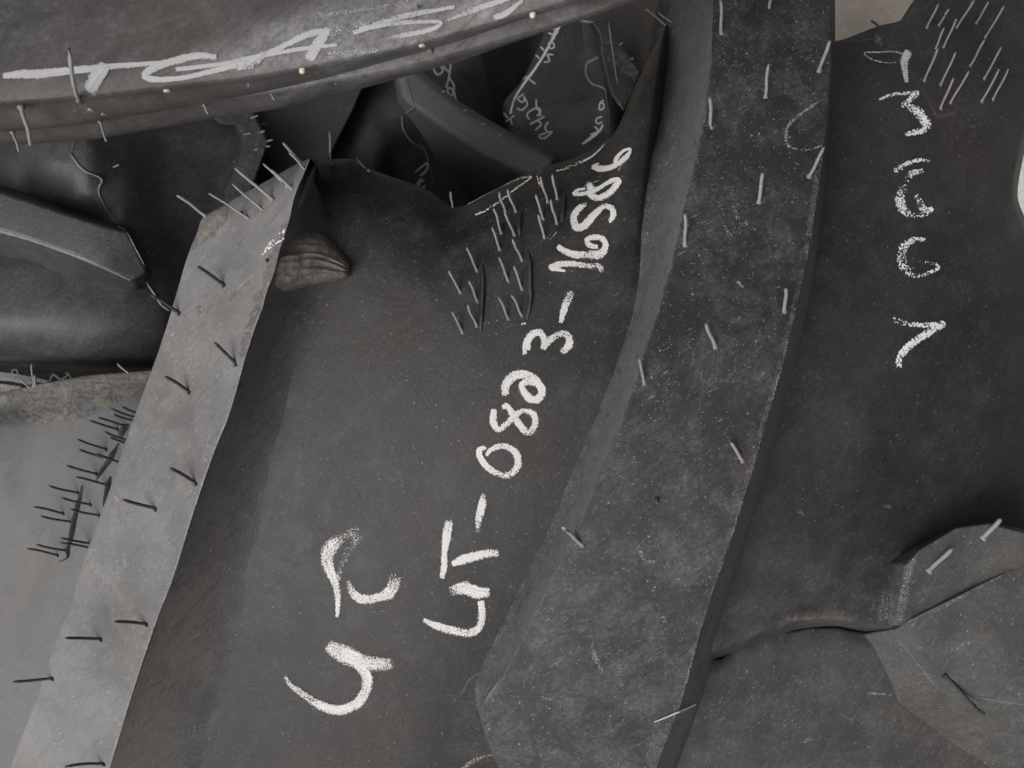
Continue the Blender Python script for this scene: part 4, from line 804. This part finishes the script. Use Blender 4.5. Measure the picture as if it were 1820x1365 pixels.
for b, t in cc([(690, 105, 735, 95), (930, 325, 968, 310), (1125, 490, 1162, 485), (1295, 610, 1335, 603), (1450, 705, 1475, 700)], 600, 100, .1978): whisker(sLF, b, t, lugF, r=0.0006, lift=0.1, bend=0, mat='flash')
for b, t in cc([(885, 925, 925, 918)], 600, 100, .1978): whisker(sF, b, t, baseF, r=0.0006, lift=0.1, bend=0, mat='flash')

# ------------------------------------------------------------------ deepest tyre in the gap
Iy = thing('tractor_tyre', 'almost black bare tyre deepest in the gap, left of the tyre with the chalk streak', 'tyre', (0.0, 0.22, -0.45), G_TYRES)
rI = [[(x, y, z-0.05*(x < 700)) for x, z in ((560, -.30), (680, -.29), (770, -.28), (850, -.285), (940, -.31), (1000, -.36))] for y in (-60, 60, 160, 260, 400)]
baseI, sI = sheet('tread_base', rI, 60, 60, M['back_dark'], Iy)
strokes('chalk_writing', sF, cut([[(735, 335, 14), (750, 380, 14), (735, 435, 14), (695, 420, 14)], [(825, 345, 14), (785, 370, 14), (765, 440, 14), (790, 485, 14), (825, 460, 14), (800, 420, 14), (770, 430, 10)], [(835, 375, 14), (830, 430, 14), (865, 470, 14)], [(875, 420, 14), (862, 510, 14), (845, 565, 14)], [(860, 500, 14), (895, 560, 14), (880, 620, 14), (855, 600, 14), (860, 570, 14), (890, 590, 14), (910, 665, 12)]], 560, 0, .2747, wscale=1.1, d=1.6), 'chalk', baseF)

# ------------------------------------------------------------------ tyre behind, right of the gap
Gy = thing('tractor_tyre', 'dark tyre behind the gap, marked with one long straight white chalk streak', 'tyre', (0.05, 0.2, -0.45), G_TYRES)
gl = [(-40, 1002), (22, 980), (75, 960), (142, 928), (192, 893), (215, 900), (260, 905), (330, 910)]
rG = []
for y, zo in ((-40, -.05), (22, -.03), (75, -.02), (142, -.01), (192, 0), (230, 0.0), (280, .01), (360, .0)):
    xl = np.interp(y, *np.array(gl).T)
    rG.append([(xl+14, y, -.30), (xl, y, -.205+zo), (xl+30, y, -.197+zo), (xl+75, y, -.195+zo), (1040+(y-100)*.12, y, -.19+zo), (1075+(y-100)*.1, y, -.185+zo), (1120, y, -.20+zo), (1180, y, -.24+zo)])
baseG, sG = sheet('tread_base', rG, 90, 90, M['back'], Gy, rowpos=[0, .5, 1, 1.5, 2, 2.3, 2.7, 3.2], mud=lambda x, y: 0.5*soft(x, y, [(895, 215), (960, 230), (940, 330), (880, 330)], 20))
tG = [(1052, 40), (1074, 44), (1106, 86), (1140, 127), (1128, 160), (1108, 200), (1086, 168), (1075, 128), (1068, 96), (1066, 62)]
lugG, sLG = prism('lug', [(x, y, -.165) for x, y in tG], [(x-(10 if i > 5 or i == 0 else -3), y, -.23) for i, (x, y) in enumerate(tG)], M['back'], Gy, bev=0.002, mudf=lambda x, y: 0.62*soft(x, y, [(1068, 60), (1080, 55), (1142, 128), (1128, 145), (1092, 120), (1072, 98)], 10))
flash('mould_line', sG, [(1020, 24, 3), (1028, 34, 4), (1040, 38, 5), (1056, 41, 4)], baseG, h=0.001)
flash('mould_line', sG, [(1068, 101, 3), (1055, 106, 5), (1044, 113, 5), (1042, 129, 5), (1047, 143, 4), (1056, 151, 4), (1066, 154, 4), (1076, 160, 3), (1078, 172, 2), (1082, 200, 1.5), (1083, 222, 1.5)], baseG, h=0.0012)
gs = [[(740, 135, 26), (690, 220, 26), (620, 350, 26), (550, 480, 24), (500, 560, 24), (440, 650, 24), (380, 730, 24), (310, 830, 24), (265, 920, 22), (240, 1020, 20)], [(720, 150, 14), (640, 280, 14), (590, 400, 14)],
    [(690, 130, 14), (640, 150, 14), (600, 180, 14), (625, 220, 14)], [(590, 265, 14), (640, 255, 14), (670, 225, 14)], [(585, 300, 14), (640, 315, 14), (665, 290, 14)], [(580, 390, 14), (600, 440, 14), (635, 420, 14), (620, 385, 14)], [(515, 425, 14), (540, 455, 14)], [(470, 500, 14), (500, 525, 14)], [(570, 490, 14), (620, 495, 14)], [(570, 495, 14), (590, 550, 14), (545, 560, 14)], [(340, 720, 14), (395, 690, 14), (415, 720, 14), (460, 755, 14)],
    [(355, 850, 14), (305, 890, 14), (350, 920, 14), (370, 880, 14)], [(360, 870, 14), (390, 940, 14), (340, 990, 14), (305, 975, 14)], [(470, 900, 14), (475, 970, 14), (500, 1000, 14), (510, 1040, 14)], [(480, 1040, 14), (510, 1000, 14), (480, 970, 14), (400, 1010, 14), (390, 1045, 14), (410, 1070, 14)],
    [(540, 1050, 14), (420, 1115, 14)], [(480, 1085, 14), (515, 1115, 14), (465, 1170, 14)], [(575, 1100, 14), (550, 1150, 14), (580, 1190, 14), (615, 1185, 14), (545, 1250, 14)], [(560, 1195, 14), (500, 1220, 14), (510, 1245, 14), (550, 1240, 14)],
    [(180, 1015, 14), (215, 1055, 14)], [(275, 1040, 14), (200, 1090, 14)], [(240, 1070, 14), (255, 1120, 14)],
    [(1075, 905, 14), (1045, 930, 14), (1040, 985, 14), (1070, 980, 14), (1080, 940, 14), (1050, 920, 14)], [(1060, 1050, 14), (1010, 1070, 14), (1020, 1110, 14), (1060, 1100, 14)], [(1000, 1140, 14), (1030, 1180, 14), (960, 1210, 14)], [(1100, 1100, 14), (1060, 1170, 36), (980, 1230, 40), (900, 1300, 30), (860, 1340, 14)]]
strokes('chalk_streak', sG, [[(1072, 222, 3, 1.3), (1066, 232, 6, 1.3), (1052, 244, 7, 1.3), (1036, 256, 5, 1.3)]], 'chalk', baseG)
strokes('chalk_streak', sG, cut(gs[:1], 860, 0, .1978, d=1.35), 'chalk', baseG)
for q in cut(gs[1:-1], 860, 0, .1978, wscale=1.2, d=1.6): strokes('chalk_line', sG, [q], 'chalk_faint', baseG)
for b, t in cc([(1085, 215, 1120, 200), (1215, 405, 1250, 385), (1310, 535, 1350, 523)], 860, 0, .1978): whisker(sLG, b, t, lugG, r=0.0006, lift=0.1, bend=0, mat='flash')
# ------------------------------------------------------------------ pale mound added to stand for bright daylight past the right edge
def make_daylight_patch():
    n = 40; us = np.linspace(-1, 1, n); U, Vv = np.meshgrid(us, us)
    cx, cy, z0 = P(1902, 262, -0.46)
    X = cx+0.016+U*0.11; Y = cy+Vv*0.075
    Z = -0.50+0.075*np.sqrt(np.clip(1-np.abs(U)**3, 0, 1)*np.clip(1-np.abs(Vv)**3, 0, 1))+0.012*vnoise(U*4+9, Vv*4)+0.006*vnoise(U*11, Vv*11)
    m = rubber('pale daylight patch', 0.72, 0.1, (0.95, 1.0, 0.95), dustcol=(0.6, 0.6, 0.55), speck=0, scratch=0, rough=0.5, blot=0.2)
    o = mesh_from('daylight_patch', np.stack([X.ravel(), Y.ravel(), Z.ravel()], 1), gridfaces(n, n), m)
    o['label'] = 'pale patch added for the bright daylight past the right edge of the dark tread'; o['category'] = 'sack'
make_daylight_patch()
